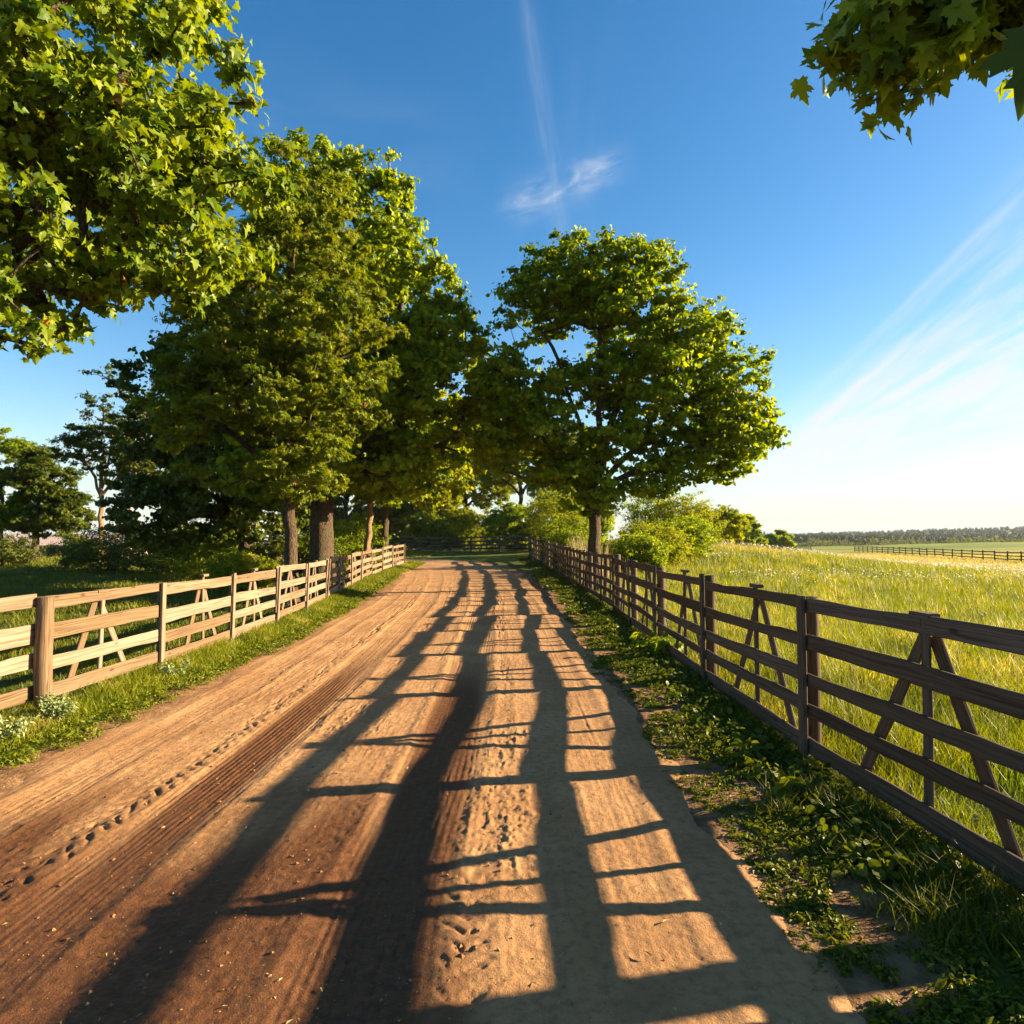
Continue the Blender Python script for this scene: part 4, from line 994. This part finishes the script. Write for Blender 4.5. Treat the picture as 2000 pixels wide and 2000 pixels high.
# ------------------------------------------------------------------ clods, straw, stones
def clods():
    g = np.random.default_rng(15); n = 3200
    T = np.array([(1, 0, 0), (-1, 0, 0), (0, 1, 0), (0, -1, 0), (0, 0, 1), (0, 0, -.6)], float)
    F0 = np.array([(0, 2, 4), (2, 1, 4), (1, 3, 4), (3, 0, 4), (2, 0, 5), (1, 2, 5), (3, 1, 5), (0, 3, 5)])
    y = 1.9 + 14 * g.random(n) ** 2.0
    band = g.random(n); t = np.where(band < .3, g.normal(-.2, .35, n), np.where(band < .5, g.normal(1.1, .3, n), np.where(band < .7, g.normal(-1.5, .4, n), -2.5 + 5 * g.random(n))))
    t = np.clip(t, -2.5, 2.5); x = -1.17 + t
    s = .0025 + .007 * g.random(n) ** 4
    z = gz(x, y) + .012 + road_relief(y, t)
    J = 1 + .35 * g.standard_normal((n, 6, 1)); V = T[None] * J * s[:, None, None] * np.array([1, 1, .7]) * (1 + .5 * g.random((n, 1, 3)))
    a = g.random(n) * 6.28; c, s_ = np.cos(a)[:, None], np.sin(a)[:, None]
    V = np.stack([V[..., 0] * c - V[..., 1] * s_, V[..., 0] * s_ + V[..., 1] * c, V[..., 2]], -1) + np.c_[x, y, z + s * .25][:, None]
    F = F0[None] + (np.arange(n) * 6)[:, None, None]
    o = obj('dirt_clods', np_mesh('dirt_clods', V.reshape(-1, 3), F.reshape(-1, 3), ROADM, {'wet': np.repeat(g.random(n) * .7, 6)}))
    tag(o, 'small clods and pebbles loose on the dirt road', kind='stuff')
    m = 260; y = 2.1 + 9 * g.random(m) ** 1.8; t = -2.4 + 4.8 * g.random(m); x = -1.17 + t; z = gz(x, y) + .016 + road_relief(y, t)
    a = g.random(m) * 6.28; d = np.c_[np.cos(a), np.sin(a), np.zeros(m)]
    o = foliage('straw_bits', LANCE, np.c_[x, y, z + .006], np.c_[g.normal(0, .2, m), g.normal(0, .2, m), np.ones(m)], d, .015 + .04 * g.random(m) ** 2, STRAW, g)
    tag(o, 'scattered bits of dry straw on the road', kind='stuff')
clods()
def rock(x, y, r, label, seed):
    g = np.random.default_rng(seed)
    import bmesh
    bm = bmesh.new(); bmesh.ops.create_icosphere(bm, subdivisions=4, radius=1)
    for v in bm.verts:
        c = v.co; k = 1 + .5 * (float(fbm(c.x * 1.5 + 5, c.y * 1.5 + c.z, 4, seed)) - .5) + .12 * (float(vn(c.x * 6 + c.z * 4, c.y * 6, 9)) - .5)
        v.co = Vector((c.x * r * 1.3 * k, c.y * r * k, max(c.z, -.3) * r * .65 * k))
    me = bpy.data.meshes.new('rock'); bm.to_mesh(me); bm.free()
    m, nt, out = newmat('rock'); P = nt.nodes.new('ShaderNodeTexCoord').outputs['Object']
    n1 = noise(nt, P, 5, 6, .7)
    nt.links.new(bsdf(nt, mixc(nt, n1.step(.3, .7), (.24, .17, .12), (.46, .38, .31)), .9, .2, bump(nt, n1, .8, .03)), out.inputs[0])
    me.materials.append(m)
    for p in me.polygons: p.use_smooth = True
    tag(obj('rock', me, None, (x, y, float(groundz(x, y)[0]))), label, 'rock')
rock(-7.6, 8.9, .36, 'pale rounded rock in the pasture at the far left behind the left fence', 4)

# ------------------------------------------------------------------ pale-roofed shed far left
def shed():
    import bmesh
    x, y = -34.5, 48.5; z = float(groundz(x, y)[0]); root = thing('farm_shed', 'low farm shed with a pale pinkish roof showing behind the left shrubs', 'shed', (x, y, z))
    m, nt, out = newmat('shed_roof'); P = nt.nodes.new('ShaderNodeTexCoord').outputs['Object']
    wv = nt.nodes.new('ShaderNodeTexWave'); wv.inputs['Scale'].default_value = 3.0; nt.links.new(P, wv.inputs[0])
    n1 = noise(nt, P, 3, 5); nt.links.new(bsdf(nt, mixc(nt, n1.step(.3, .7), (.42, .30, .26), (.58, .46, .41)), .8, .2, bump(nt, X(nt, wv.outputs['Fac']), .4, .04)), out.inputs[0])
    m2, nt, out = newmat('shed_wall'); P = nt.nodes.new('ShaderNodeTexCoord').outputs['Object']
    n1 = noise(nt, P, 4, 5); nt.links.new(bsdf(nt, mixc(nt, n1.step(.3, .7), (.30, .20, .15), (.45, .33, .26)), .9, .1, bump(nt, n1, .5, .03)), out.inputs[0])
    def bxm(n, a, b, mt):
        bm = bmesh.new(); bmesh.ops.create_cube(bm, size=1)
        for v in bm.verts: v.co = Vector([(a[i] + b[i]) / 2 + v.co[i] * (b[i] - a[i]) for i in range(3)])
        bmesh.ops.bevel(bm, geom=bm.edges[:], offset=.02, segments=1, affect='EDGES')
        me = bpy.data.meshes.new(n); bm.to_mesh(me); bm.free(); me.materials.append(mt); return me
    obj('wall', bxm('wall', (-8, -2.3, 0), (8, 2.3, .75), m2), root)
    for dx_ in (-5, -1, 3): obj('door', bxm('door', (dx_, -2.36, 0), (dx_ + 1.1, -2.303, .7), WOOD_D), root)
    V = [(-8.4, -2.8, .72), (8.4, -2.8, .72), (8.4, 2.8, .72), (-8.4, 2.8, .72), (-6.2, 0, 1.55), (6.2, 0, 1.55), (-8.4, -2.8, .64), (8.4, -2.8, .64), (8.4, 2.8, .64), (-8.4, 2.8, .64)]
    F = [(0, 1, 5, 4), (1, 2, 5), (2, 3, 4, 5), (3, 0, 4), (0, 6, 7, 1), (1, 7, 8, 2), (2, 8, 9, 3), (3, 9, 6, 0), (9, 8, 7, 6)]
    me = bpy.data.meshes.new('roof'); me.from_pydata(V, [], F); me.materials.append(m); obj('roof', me, root)
shed()

# ------------------------------------------------------------------ haze
def haze():
    zmin = float(gzv.min()) - 1.0; zt = 48.0
    V = [(sx * 2600, (-800 if sy < 0 else 2600), z) for z in (zmin, zt) for sx, sy in ((-1, -1), (1, -1), (1, 1), (-1, 1))]
    F = [(0, 3, 2, 1), (4, 5, 6, 7), (0, 1, 5, 4), (1, 2, 6, 5), (2, 3, 7, 6), (3, 0, 4, 7)]
    me = bpy.data.meshes.new('haze'); me.from_pydata(V, [], F)
    m, nt, out = newmat('haze'); pv = nt.nodes.new('ShaderNodeVolumePrincipled')
    pv.inputs['Color'].default_value = (.80, .88, 1.0, 1); pv.inputs['Density'].default_value = HAZE; pv.inputs['Anisotropy'].default_value = 0.0
    nt.links.new(pv.outputs[0], out.inputs['Volume']); me.materials.append(m)
    tag(obj('haze', me), 'thin pale air haze over the fields', kind='stuff')
HAZE = 0.00009
haze()
